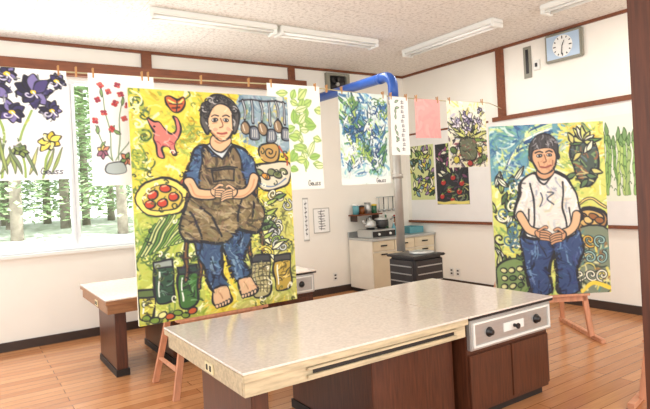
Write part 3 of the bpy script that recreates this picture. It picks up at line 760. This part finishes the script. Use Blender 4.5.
# ------------------------------------------------------------------ work tables
def work_table(x0, x1, y0, y1, lab, edge):
    e = empty('work_table', ((x0 + x1) / 2, (y0 + y1) / 2, 0), lab, 'table')
    T = TOP
    boxes('tabletop', [(x0, x1, y0, y1, T - .012, T)], M['top'], bevel=.003, parent=e)
    boxes('edge_band', [(x0 + .002, x1 - .002, y0 + .002, y1 - .002, T - .05, T - .012)], edge, bevel=.004, parent=e)
    boxes('apron', [(x0 + .02, x1 - .005, y0 + .03, y0 + .055, T - .135, T - .05), (x0 + .02, x1 - .005, y1 - .055, y1 - .03, T - .135, T - .05),
                    (x0 + .02, x0 + .045, y0 + .055, y1 - .055, T - .135, T - .05), (x1 - .03, x1 - .005, y0 + .055, y1 - .055, T - .135, T - .05)], edge, bevel=.003, parent=e)
    boxes('slot', [(x0 + .42, x1 - .12, y0 + .022, y0 + .031, T - .098, T - .078)], M['peddark'], parent=e)
    boxes('upper_rail', [(x0 + .38, x1 - .1, y0 + .012, y0 + .03, T - .075, T - .06)], edge, bevel=.003, parent=e)
    boxes('lower_rail', [(x0 + .38, x1 - .1, y0 + .012, y0 + .03, T - .118, T - .1)], edge, bevel=.003, parent=e)
    boxes('pedestal', [(x0 + .1, x0 + .2, y0 + .13, y1 - .42, 0.06, T - .05)], M['ped'], bevel=.004, parent=e)
    boxes('pedestal', [(x1 - .72, x1 - .03, y0 + .13, y1 - .15, 0.06, T - .05)], M['ped'], bevel=.004, parent=e)
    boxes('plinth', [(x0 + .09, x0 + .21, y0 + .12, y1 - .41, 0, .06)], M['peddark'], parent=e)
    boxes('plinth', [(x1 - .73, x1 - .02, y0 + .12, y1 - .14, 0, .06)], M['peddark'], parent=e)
    pl = boxes('outlet_plate', [(x0 + .012, x0 + .021, y0 + .42, y0 + .54, T - .12, T - .06)], M['cream'], bevel=.003, parent=e, label='cream double outlet plate')
    for k in range(2): boxes('socket', [(x0 + .009, x0 + .013, y0 + .445 + k * .05, y0 + .465 + k * .05, T - .105, T - .075)], M['peddark'], parent=pl)
    return e
def cooker_unit(x0, x1, y0, y1, lab):
    e = empty('cooker_unit', ((x0 + x1) / 2, (y0 + y1) / 2, 0), lab, 'cabinet')
    T = TOP
    boxes('tabletop', [(x0, x1, y0, y1, T - .012, T)], M['top'], bevel=.003, parent=e)
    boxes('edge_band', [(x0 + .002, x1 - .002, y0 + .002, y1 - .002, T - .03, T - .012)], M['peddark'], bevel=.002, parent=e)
    boxes('body', [(x0 + .01, x1 - .03, y0 + .05, y1 - .03, .06, T - .03)], M['ped'], bevel=.004, parent=e)
    boxes('plinth', [(x0 + .04, x1 - .06, y0 + .09, y1 - .07, 0, .06)], M['peddark'], parent=e)
    dr = [(x0 + .02, (x0 + x1) / 2 - .012), ((x0 + x1) / 2 - .006, x1 - .04)]
    for a, b in dr:
        boxes('door', [(a, b, y0 + .032, y0 + .05, .09, T - .27)], M['ped'], bevel=.004, parent=e)
    z0, z1 = T - .235, T - .035
    p = boxes('control_panel', [(x0 + .015, x1 - .025, y0 + .012, y0 + .05, z0, z1)], M['steel'], bevel=.006, parent=e, label='brushed steel control panel')
    boxes('frame', [(x0 + .04, x1 - .05, y0 + .002, y0 + .013, z1 - .03, z1 - .018), (x0 + .04, x1 - .05, y0 + .002, y0 + .013, z0 + .018, z0 + .03),
                    (x0 + .04, x0 + .052, y0 + .002, y0 + .013, z0 + .03, z1 - .03), (x1 - .062, x1 - .05, y0 + .002, y0 + .013, z0 + .03, z1 - .03)], M['white'], parent=p)
    w = x1 - x0
    for fx in (.22, .78):
        lathe('knob', [(.034, 0), (.034, -.006), (.022, -.008), (.02, -.03), (.012, -.034)], M['knob'], (x0 + w * fx, y0 + .012, (z0 + z1) / 2), axis='y', n=20, parent=p, label='black round control knob')
    boxes('name_plate', [(x0 + w * .38, x0 + w * .62, y0 + .006, y0 + .012, (z0 + z1) / 2 - .03, (z0 + z1) / 2 + .03)], M['white'], bevel=.002, parent=p)
    lathe('gas_tap', [(.012, 0), (.012, -.03), (.02, -.032), (.02, -.04)], M['knob'], (x0 + w * .5, y0 + .008, (z0 + z1) / 2), axis='y', n=14, parent=p)
    return e
work_table(1.10, 2.712, 2.45, 3.70, 'long white-topped work table with cream edges and brown pedestals', M['fascia'])
cooker_unit(2.716, 3.63, 2.45, 3.70, 'white-topped brown cooker cabinet with steel control panel and knobs')
work_table(1.01, 2.35, 5.07, 6.32, 'white-topped work table standing behind the seated woman painting', M['fascia2'])
cooker_unit(2.354, 3.22, 5.07, 6.32, 'white-topped cooker cabinet at the end of the rear table')

# ------------------------------------------------------------------ easels and big paintings
def easel_a(x, y, lab):
    e = empty('easel', (x, y + .3, 0), lab, 'easel')
    for sx in (-1, 1):
        bar('leg', (x + sx * .42, y + .07, 0), (x + sx * .08, y + .07, 2.1), .045, .03, M['easel'], parent=e)
        bar('leg', (x + sx * .42, y + .62, 0), (x + sx * .08, y + .11, 2.05), .045, .03, M['easel'], parent=e)
        bar('stretcher', (x + sx * .385, y + .09, .22), (x + sx * .385, y + .56, .22), .03, .025, M['easel'], parent=e)
    bar('crossbar', (x - .36, y + .05, .6), (x + .36, y + .05, .6), .06, .025, M['easel'], parent=e)
    boxes('ledge', [(x - .4, x + .4, y - .0, y + .07, .62, .643)], M['easel'], bevel=.003, parent=e)
    bar('crossbar', (x - .14, y + .09, 2.02), (x + .14, y + .09, 2.02), .06, .03, M['easel'], parent=e)
    return e
easel_a(1.76, 4.2, 'pale wooden folding easel holding the seated woman painting')
def big_painting(cv, w, h, lab):
    b = boxes('painting', [(-w / 2, w / 2, .003, .03, 0, h)], M['canvas'], bevel=.002, label=lab, cat='painting')
    me = cv.mesh('painted_surface', w, h)
    o = bpy.data.objects.new('painted_surface', me); COL.objects.link(o); o.parent = b
    o.location = (-w / 2, .0 - b.location.y, h)
    return b
b = big_painting(paint_woman(), 1.38, 1.80, 'large colourful painting of a seated woman in apron, on easel')
b.location = (1.76, 4.2 + .0165, .645)

def easel_h(name_lab, c, rot):
    e = empty('easel', (0, 0, 0), name_lab, 'easel')
    for sx in (-1, 1):
        bar('foot_rail', (sx * .42, -.1, .02), (sx * .42, .85, .02), .045, .04, M['easel'], parent=e)
        bar('upright', (sx * .38, .05, .04), (sx * .12, .05, 1.95), .045, .03, M['easel'], parent=e)
        bar('brace', (sx * .42, .8, .04), (sx * .12, .09, 1.9), .035, .03, M['easel'], parent=e)
    bar('crossbar', (-.34, .05, .42), (.34, .05, .42), .06, .03, M['easel'], parent=e)
    boxes('ledge', [(-.35, .35, -.03, .06, .45, .473)], M['easel'], bevel=.003, parent=e)
    bar('crossbar', (-.16, .06, 1.9), (.16, .06, 1.9), .05, .03, M['easel'], parent=e)
    e.location = (c[0], c[1], 0); e.rotation_euler[2] = rot
    return e
TH = .9818
rot2 = TH - math.pi / 2
p2 = (4.75, 3.205)
easel_h('pale wooden easel holding the seated man painting', p2, rot2)
b = big_painting(paint_man(), 1.11, 1.66, 'large colourful painting of a seated man in jeans, on easel')
c, s = math.cos(rot2), math.sin(rot2)
b.location = (p2[0] - s * -.012, p2[1] + c * -.012, .475); b.rotation_euler[2] = rot2
easel_h('empty pale wooden easel beside the wooden pillar', (3.92, 1.58), math.radians(-78))

# ------------------------------------------------------------------ clothesline and prints
YL = 4.45
def zl(x):
    return 2.615 - .03 * math.sin(max(0, min(1, (x + 1.5) / 4.2)) * math.pi) if x < 2.7 else 2.615 - .05 * math.sin((x - 2.7) / 3.67 * math.pi)
pts = [(-1.5 + i * .13, YL, zl(-1.5 + i * .13)) for i in range(54)] + [(5.5, 4.47, zl(5.5)), (5.9, 4.68, zl(5.9)), (WALL_X - .045, 4.93, 2.615)]
tube('clothesline', pts, .006, M['rope'], n=8, label='pale cotton clothesline stretched across the room', cat='clothesline')
def peg_mesh():
    bm = bmesh.new()
    for sy in (-1, 1):
        r = bmesh.ops.create_cube(bm, size=1)
        for v in r['verts']:
            z = v.co.z; v.co = Vector((v.co.x * .012, sy * (.006 + (z + .5) * .007) + v.co.y * .006, z * .075))
    bmesh.ops.create_cone(bm, cap_ends=True, segments=10, radius1=.006, radius2=.006, depth=.016, matrix=Matrix.Rotation(math.pi / 2, 4, 'Y'))
    me = bpy.data.meshes.new('clothes_peg'); bm.to_mesh(me); bm.free(); me.materials.append(M['peg']); return me
PM = peg_mesh()
def peg(x, y=YL, z=None):
    o = bpy.data.objects.new('clothes_peg', PM); COL.objects.link(o)
    o.location = (x, y, (zl(x) if z is None else z) + .005)
    o['label'] = 'small wooden clothes peg clipped on the clothesline'; o['category'] = 'clothes peg'; o['group'] = 'pegs on the clothesline'
def hang(cv, x0, x1, zb, lab, bend=.02, name='hanging_print'):
    z = zl((x0 + x1) / 2) + .002
    me = cv.mesh('print', x1 - x0, z - zb, bend=-bend, wave=-.006)
    o = bpy.data.objects.new(name, me); COL.objects.link(o); o.location = (x0, YL - .0075, z)
    o['label'] = lab; o['category'] = 'print'
    for f in (.08, .92): peg(x0 + (x1 - x0) * f)
hang(paint_iris(), .03, .69, 1.78, 'white print of dark purple irises and a yellow iris, pegged')
hang(paint_red(), .84, 1.34, 1.72, 'white print of small red flowers on thin stems, pegged')
hang(paint_pale_leaf(), 2.38, 2.96, 1.62, 'white print of pale green leaves, pegged on clothesline')
hang(paint_blue(), 3.18, 3.82, 1.64, 'blue and green leafy print pegged on clothesline')
hang(paint_strip(), 3.86, 4.12, 1.94, 'narrow white paper strip with handwriting, pegged', .01, 'paper_strip')
hang(paint_pink(), 4.22, 4.61, 2.13, 'plain pink sheet of paper pegged on clothesline', .01, 'pink_paper')
hang(paint_flowerjar(), 4.72, 5.4, 1.79, 'print of flowers in a jar pegged on clothesline')
for x in (.76, 1.25, 1.75, 2.2, 3.05): peg(x)

def wall_print(cv, ya, yb, z0, z1, lab):
    me = cv.mesh('print', ya - yb, z1 - z0)
    o = bpy.data.objects.new('pinned_print', me); COL.objects.link(o)
    o.rotation_euler[2] = -math.pi / 2; o.location = (WALL_X - .0195, ya, z1)
    o['label'] = lab; o['category'] = 'print'
boxes('bulletin_board', [(WALL_X - .018, WALL_X - .001, 1.2, 6.88, 1.02, 2.45)], M['board'], label='long white bulletin board fixed on the wall', cat='bulletin board')
wall_print(paint_green(), 6.87, 6.31, 1.36, 2.26, 'green leafy print pinned to the bulletin board')
wall_print(paint_tomato(), 6.27, 5.60, 1.28, 2.24, 'dark print of red tomatoes pinned to the bulletin board')
wall_print(paint_asparagus(), 3.80, 3.15, 1.30, 2.30, 'print of green asparagus stalks pinned to the bulletin board')

# ------------------------------------------------------------------ flue, stove
px, py, pz = 4.39, 4.98, 2.95
e = empty('flue_pipe', (px, py, .8), 'blue painted flue duct with grey vertical pipe above stove', 'flue pipe')
arc = [(px, py + .14 - .14 * math.cos(t), pz - .14 + .14 * math.sin(t)) for t in np.linspace(0, math.pi / 2, 8)]
tube('blue_duct', [(px, py, 2.62)] + arc + [(px, WALL_Y - .002, pz)], .062, M['blue'], n=18, parent=e, label='blue painted duct section')
tube('grey_pipe', [(px, py, .82), (px, py, 2.64)], .052, M['flue'], n=18, parent=e, label='grey metal pipe section')
for q in ((px, py, 2.6), (px, py, 1.7)):
    lathe('collar', [(.068, 0), (.068, .05)], M['flue'], q, n=18, parent=e)
lathe('collar', [(.068, 0), (.068, .05)], M['blue'], (px, py + .2, pz), axis='y', n=18, parent=e)
lathe('wall_collar', [(.11, 0), (.11, .02)], M['steel'], (px, WALL_Y - .024, pz), axis='y', n=20, parent=e)
sx0, sx1, sy0, sy1 = 4.26, 4.74, 4.62, 5.08
e = empty('stove', ((sx0 + sx1) / 2, (sy0 + sy1) / 2, 0), 'dark metal heating stove with louvred sides under flue pipe', 'stove')
boxes('body', [(sx0, sx1, sy0, sy1, .12, .76)], M['stove'], bevel=.03, seg=3, parent=e)
boxes('top_plate', [(sx0 - .015, sx1 + .015, sy0 - .015, sy1 + .015, .76, .79)], M['stove'], bevel=.01, parent=e, label='dark top plate')
lathe('top_lid', [(.15, 0), (.15, .02), (.1, .03)], M['steel'], ((sx0 + sx1) / 2 + .06, (sy0 + sy1) / 2 - .04, .79), parent=e)
boxes('louvre', [(sx0 + .05, sx1 - .05, sy0 - .012, sy0 + .002, .3 + k * .09, .312 + k * .09) for k in range(5)], M['steel'], parent=e)
boxes('louvre', [(sx0 - .012, sx0 + .002, sy0 + .05, sy1 - .05, .3 + k * .09, .312 + k * .09) for k in range(5)], M['steel'], parent=e)
for x in (sx0 + .05, sx1 - .05):
    for y in (sy0 + .05, sy1 - .05): lathe('leg', [(.02, 0), (.015, .13)], M['stove'], (x, y, 0), n=10, parent=e)
boxes('kindling_door', [(sx0 + .1, sx1 - .1, sy0 - .014, sy0, .15, .27)], M['stove'], bevel=.004, parent=e)

# ------------------------------------------------------------------ kitchen cabinet in corner
cx0, cx1, cy0, cy1, ct = 5.05, 6.34, 6.38, 6.955, .80
e = empty('kitchen_cabinet', ((cx0 + cx1) / 2, (cy0 + cy1) / 2, 0), 'beige low kitchen cabinet with doors in the room corner', 'cabinet')
boxes('body', [(cx0, cx1, cy0, cy1, .06, ct)], M['cabside'], bevel=.004, parent=e)
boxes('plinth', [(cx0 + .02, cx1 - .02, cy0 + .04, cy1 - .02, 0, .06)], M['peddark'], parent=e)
for k in range(3):
    a = cx0 + .01 + k * (cx1 - cx0 - .02) / 3; bb = a + (cx1 - cx0 - .02) / 3 - .012
    d = boxes('door', [(a, bb, cy0 - .018, cy0, .09, ct - .18)], M['cab'], bevel=.004, parent=e)
    boxes('handle', [((a + bb) / 2 - .06, (a + bb) / 2 + .06, cy0 - .034, cy0 - .018, ct - .22, ct - .2)], M['knob'], bevel=.003, parent=d)
    d = boxes('drawer', [(a, bb, cy0 - .018, cy0, ct - .16, ct - .01)], M['cab'], bevel=.004, parent=e)
    boxes('handle', [((a + bb) / 2 - .06, (a + bb) / 2 + .06, cy0 - .034, cy0 - .018, ct - .09, ct - .07)], M['knob'], bevel=.003, parent=d)
boxes('worktop', [(cx0 - .01, cx1 + .01, cy0 - .03, cy1 + .0, ct, ct + .035), (cx0 - .01, cx1 + .01, cy1 - .02, cy1 + .01, ct + .035, ct + .12)], M['steel'], bevel=.004, label='steel worktop with low backsplash on the corner cabinet', cat='worktop')
wt = ct + .036
e = empty('gas_stove', (5.35, 6.62, wt), 'two-burner gas stove in dark metal on worktop', 'gas stove')
boxes('body', [(5.12, 5.58, 6.44, 6.82, wt, wt + .12)], M['steel'], bevel=.01, parent=e)
boxes('front_panel', [(5.13, 5.57, 6.43, 6.445, wt + .01, wt + .1)], M['knob'], bevel=.003, parent=e)
for x in (5.24, 5.46):
    lathe('burner', [(.07, 0), (.07, .02), (.04, .03)], M['knob'], (x, 6.63, wt + .12), parent=e)
    lathe('knob', [(.02, 0), (.018, -.02)], M['white'], (x, 6.43, wt + .055), axis='y', n=14, parent=e)
e = empty('kettle', (5.24, 6.63, wt + .15), 'steel kettle with black handle on the burner', 'kettle')
lathe('body', [(.08, 0), (.095, .03), (.085, .09), (.04, .12), (.012, .13), (.015, .145)], M['steel'], (5.24, 6.63, wt + .15), parent=e)
tube('handle', [(5.24 + .08 * math.cos(t), 6.63, wt + .23 + .09 * math.sin(t)) for t in np.linspace(0, math.pi, 9)], .008, M['knob'], n=8, parent=e)
tube('spout', [(5.17, 6.63, wt + .2), (5.12, 6.63, wt + .23), (5.1, 6.63, wt + .27)], .013, M['steel'], n=8, parent=e)
def bottle(x, y, r, h, m, cap, lab, z=None):
    z = wt if z is None else z
    e = empty('bottle', (x, y, z), lab, 'bottle')
    lathe('body', [(r * .95, 0), (r, .01), (r, h * .62), (r * .4, h * .8), (r * .36, h * .94)], m, (x, y, z), n=16, parent=e)
    lathe('cap', [(r * .45, 0), (r * .45, h * .08)], cap, (x, y, z + h * .93), n=14, parent=e)
bottle(5.70, 6.8, .04, .34, M['glassgreen'], M['white'], 'green glass bottle with white cap on worktop')
bottle(5.80, 6.70, .035, .28, M['amber'], M['knob'], 'amber glass bottle with black cap on worktop')
bottle(5.67, 6.58, .035, .2, M['cyan'], M['white'], 'teal plastic bottle with white cap on worktop')
bottle(5.90, 6.82, .04, .3, M['white'], M['red'], 'white plastic bottle with red cap on worktop')
bottle(5.78, 6.54, .03, .18, M['yellow'], M['red'], 'yellow plastic bottle with red cap on worktop')
e = empty('cooking_pot', (5.46, 6.63, wt + .15), 'steel cooking pot with lid on the burner', 'pot')
lathe('body', [(.1, 0), (.11, .01), (.11, .11)], M['stove'], (5.46, 6.63, wt + .15), parent=e)
lathe('lid', [(.113, 0), (.1, .02), (.02, .035), (.018, .055)], M['steel'], (5.46, 6.63, wt + .26), parent=e)
e = empty('dish_rack', (6.12, 6.7, wt), 'teal dish rack on worktop', 'dish rack')
boxes('frame', [(5.98, 6.28, 6.55, 6.56, wt, wt + .1), (5.98, 6.28, 6.85, 6.86, wt, wt + .1), (5.98, 5.99, 6.56, 6.85, wt, wt + .1), (6.27, 6.28, 6.56, 6.85, wt, wt + .1), (5.99, 6.27, 6.56, 6.85, wt, wt + .01)], M['cyan'], parent=e)
e = empty('faucet', (5.95, 6.95, 1.05), 'chrome wall faucet with curved spout above worktop', 'faucet')
tube('spout', [(5.95, WALL_Y - .002, 1.06), (5.95, 6.9, 1.08), (5.95, 6.8, 1.12), (5.95, 6.72, 1.1), (5.95, 6.7, 1.04)], .014, M['steel'], n=10, parent=e)
lathe('tap_handle', [(.03, 0), (.03, .015), (.01, .03)], M['steel'], (5.95, 6.9, 1.09), n=12, parent=e)
e = empty('wall_shelf', (5.35, WALL_Y, 1.3), 'small dark wooden wall shelf above worktop', 'shelf')
boxes('board', [(5.08, 5.62, WALL_Y - .2, WALL_Y - .001, 1.17, 1.19)], M['trim'], bevel=.003, parent=e)
for x in (5.12, 5.56): boxes('bracket', [(x, x + .02, WALL_Y - .16, WALL_Y - .001, 1.08, 1.17)], M['base'], parent=e)
def canister(x, r, h, m, lid, lab):
    e = empty('canister', (x, WALL_Y - .1, 1.19), lab, 'canister')
    lathe('body', [(r, 0), (r, h)], m, (x, WALL_Y - .1, 1.191), n=18, parent=e)
    lathe('lid', [(r * 1.05, 0), (r * 1.05, .02), (r * .3, .03)], lid, (x, WALL_Y - .1, 1.191 + h), n=18, parent=e)
canister(5.16, .05, .14, M['cyan'], M['white'], 'teal canister with white lid on wall shelf')
canister(5.28, .045, .11, M['amber'], M['knob'], 'amber canister with black lid on wall shelf')
canister(5.40, .05, .16, M['steel'], M['steel'], 'steel canister on wall shelf')
canister(5.53, .045, .12, M['glassgreen'], M['yellow'], 'green canister with yellow lid on wall shelf')
e = empty('utensil_rack', (5.75, WALL_Y - .02, 1.3), 'steel wall rack with hanging ladles above worktop', 'utensil rack')
tube('rail', [(5.64, WALL_Y - .04, 1.44), (6.1, WALL_Y - .04, 1.44)], .008, M['steel'], n=8, parent=e)
for k, x in enumerate((5.68, 5.78, 5.88, 5.98, 6.06)):
    tube('ladle', [(x, WALL_Y - .05, 1.44), (x, WALL_Y - .05, 1.24)], .008, M['knob'] if k % 2 else M['steel'], n=6, parent=e)
    lathe('ladle_bowl', [(.02, 0), (.035, .02), (.038, .04)], M['steel'], (x, WALL_Y - .06, 1.20), n=12, parent=e)

# ------------------------------------------------------------------ wall items
def wall_fan():
    x0, x1, z0, z1 = 4.76, 5.2, 3.08, 3.42
    e = empty('exhaust_fan', ((x0 + x1) / 2, WALL_Y, (z0 + z1) / 2), 'exhaust fan with pale square frame high on wall', 'fan')
    boxes('frame', [(x0, x1, WALL_Y - .06, WALL_Y - .001, z0, z0 + .04), (x0, x1, WALL_Y - .06, WALL_Y - .001, z1 - .04, z1), (x0, x0 + .06, WALL_Y - .06, WALL_Y - .001, z0 + .04, z1 - .04), (x1 - .06, x1, WALL_Y - .06, WALL_Y - .001, z0 + .04, z1 - .04)], M['clockf'], parent=e)
    boxes('backing', [(x0 + .06, x1 - .06, WALL_Y - .01, WALL_Y - .001, z0 + .04, z1 - .04)], M['knob'], parent=e)
    cx, cz = (x0 + x1) / 2, (z0 + z1) / 2
    bm = bmesh.new()
    for k in range(5):
        a = k * 2 * math.pi / 5
        vs = [bm.verts.new((r * math.cos(a + d), dy, r * math.sin(a + d))) for r, d, dy in ((.03, -.2, 0), (.12, -.35, .012), (.135, .0, 0), (.12, .35, -.012), (.03, .3, 0))]
        bm.faces.new(vs)
    me = bpy.data.meshes.new('blades'); bm.to_mesh(me); bm.free()
    finish('blades', me, M['stove'], parent=e, loc=(cx, WALL_Y - .035, cz))
    lathe('hub', [(.035, 0), (.03, -.03)], M['steel'], (cx, WALL_Y - .02, cz), axis='y', n=16, parent=e)
wall_fan()
def clock():
    y0, y1, z0, z1 = 3.70, 4.20, 3.075, 3.43
    xw = WALL_X
    e = empty('wall_clock', (xw, (y0 + y1) / 2, z0), 'rectangular wall clock with pale blue panel, round dial, black hands', 'clock')
    boxes('clock_case', [(xw - .06, xw - .001, y0, y1, z0, z1)], M['clockf'], bevel=.012, parent=e)
    boxes('face_panel', [(xw - .064, xw - .06, y0 + .03, y1 - .03, z0 + .03, z1 - .03)], M['dial'], parent=e)
    cy, cz = (y0 + y1) / 2, (z0 + z1) / 2
    lathe('dial', [(.135, 0), (.135, -.004)], M['paper'], (xw - .064, cy, cz), axis='x', n=32, parent=e)
    tk = bmesh.new()
    for k in range(12):
        a = k * math.pi / 6; L = .022 if k % 3 else .036
        r = bmesh.ops.create_cube(tk, size=1)
        for v in r['verts']:
            u = Vector((v.co.x * .002, v.co.y * .013, .125 - L / 2 + v.co.z * L))
            v.co = Vector((u.x, u.y * math.cos(a) - u.z * math.sin(a), u.y * math.sin(a) + u.z * math.cos(a)))
    me = bpy.data.meshes.new('hour_marks'); tk.to_mesh(me); tk.free()
    finish('hour_marks', me, M['knob'], parent=e, loc=(xw - .069, cy, cz))
    bar('hour_hand', (xw - .072, cy, cz), (xw - .072, cy - .03, cz + .065), .016, .003, M['knob'], bevel=0, parent=e)
    bar('minute_hand', (xw - .074, cy, cz), (xw - .074, cy + .012, cz - .105), .012, .003, M['knob'], bevel=0, parent=e)
clock()
e = empty('wall_thermometer', (WALL_X, 4.5, 2.98), 'slim dark thermometer on pale backing fixed to wall', 'thermometer')
boxes('backing', [(WALL_X - .012, WALL_X - .001, 4.44, 4.56, 2.96, 3.38)], M['clockf'], bevel=.003, parent=e)
boxes('scale', [(WALL_X - .018, WALL_X - .012, 4.48, 4.52, 3.02, 3.34)], M['knob'], parent=e)
e = empty('wall_switch', (WALL_X, 4.36, 3.1), 'small white wall switch box', 'switch')
boxes('plate', [(WALL_X - .03, WALL_X - .001, 4.31, 4.40, 3.04, 3.17)], M['white'], bevel=.004, parent=e)
boxes('toggle', [(WALL_X - .04, WALL_X - .03, 4.34, 4.37, 3.08, 3.13)], M['knob'], parent=e)
def outlet(x, y, z, on):
    e = empty('wall_outlet', (x, y, z), 'white double wall outlet near the baseboard', 'outlet', 'wall outlets')
    if on == 'B':
        boxes('plate', [(x - .012, x - .001, y - .04, y + .04, z - .06, z + .06)], M['white'], bevel=.003, parent=e)
        for k in (-.025, .025): boxes('socket', [(x - .015, x - .012, y - .018, y + .018, z + k - .012, z + k + .012)], M['peddark'], parent=e)
    else:
        boxes('plate', [(x - .04, x + .04, y - .012, y - .001, z - .06, z + .06)], M['white'], bevel=.003, parent=e)
        for k in (-.025, .025): boxes('socket', [(x - .018, x + .018, y - .015, y - .012, z + k - .012, z + k + .012)], M['peddark'], parent=e)
outlet(WALL_X, 6.05, .22, 'B'); outlet(WALL_X, 5.92, .22, 'B'); outlet(4.77, WALL_Y, .25, 'A')
def tag(x0, x1, z0, z1, seed, lab):
    c = Cv(30, 40, 1.5, (240, 240, 236), seed)
    for i in range(4):
        y = 6 + i * 8
        c.line([(9, y), (21, y - 1)], .9, BLK); c.line([(15, y - 3), (13, y + 5)], .9, BLK); c.line([(10, y + 3), (20, y + 4)], .8, BLK)
    c.poly([(.5, .5), (29.5, .5), (29.5, 39.5), (.5, 39.5)], None, False, 1.2, (170, 168, 160))
    me = c.mesh('notice', x1 - x0, z1 - z0, bend=-.01)
    o = bpy.data.objects.new('paper_notice', me); COL.objects.link(o); o.location = (x0, WALL_Y - .004, z1)
    o['label'] = lab; o['category'] = 'notice'
tag(4.42, 4.72, .95, 1.33, 3, 'small handwritten white notice taped on wall')
tag(4.24, 4.34, .85, 1.5, 4, 'narrow white handwritten notice taped on wall')

boxes('trim_10', [(3.08, 3.28, 1.34, 1.54, 0, CEIL)], M['pillar'], bevel=.006, kind='structure')

# ------------------------------------------------------------------ lights
W = bpy.data.worlds.new('sky_world'); SC.world = W; W.use_nodes = True
bg = W.node_tree.nodes['Background']; bg.inputs[0].default_value = (0.96, 0.98, 1.0, 1); bg.inputs[1].default_value = 2.05
def area(loc, rot, sx, sy, pw, col, name='daylight'):
    l = bpy.data.lights.new(name, 'AREA'); l.shape = 'RECTANGLE'; l.size = sx; l.size_y = sy; l.energy = pw; l.color = col
    o = bpy.data.objects.new(name, l); COL.objects.link(o); o.location = loc; o.rotation_euler = rot
area((2.4, -1.5, 1.9), (math.radians(90), 0, 0), 6, 2.2, 130, (1, .95, .87))
area((.6, WALL_Y + .14, 2.05), (math.radians(-90), 0, 0), 2.8, 1.9, 95, (1, .99, .97))
for (x, y, a, b2) in ((2.3, 5.4, 1.3, .15), (3.8, 5.4, 1.3, .15), (5.22, 4.8, .15, 1.4), (5.37, 2.8, .15, 1.4)):
    area((x, y, CEIL - .12), (0, 0, 0), a, b2, 16, (1, .97, .91), 'ceiling_fill')  # added fill below the non-emitting tubes, brightens the back of the room
sl = bpy.data.lights.new('sun', 'SUN'); sl.energy = 9; sl.angle = .02; sl.color = (1, .98, .93)
so = bpy.data.objects.new('sun', sl); COL.objects.link(so)
so.rotation_euler = Vector((-.75, .42, -.6)).to_track_quat('-Z', 'Y').to_euler()
so.location = (12, -4, 10)

# ------------------------------------------------------------------ camera
cam = bpy.data.cameras.new('camera'); co = bpy.data.objects.new('camera', cam); COL.objects.link(co)
f, rh, y0 = 543.95, .0503, 190.22
cam.sensor_width = 36; cam.lens = 36 * f / 650
cam.shift_y = (y0 - 204.5) / 650
F = Vector((math.cos(TH), math.sin(TH), 0)); Rr = Vector((math.sin(TH), -math.cos(TH), 0)); Z = Vector((0, 0, 1))
cxv = math.cos(rh) * Rr - math.sin(rh) * Z
cyv = math.sin(rh) * Rr + math.cos(rh) * Z
co.matrix_world = Matrix(((cxv.x, cyv.x, -F.x, 0), (cxv.y, cyv.y, -F.y, 0), (cxv.z, cyv.z, -F.z, 1.6), (0, 0, 0, 1)))
cam.clip_start = .05
SC.camera = co
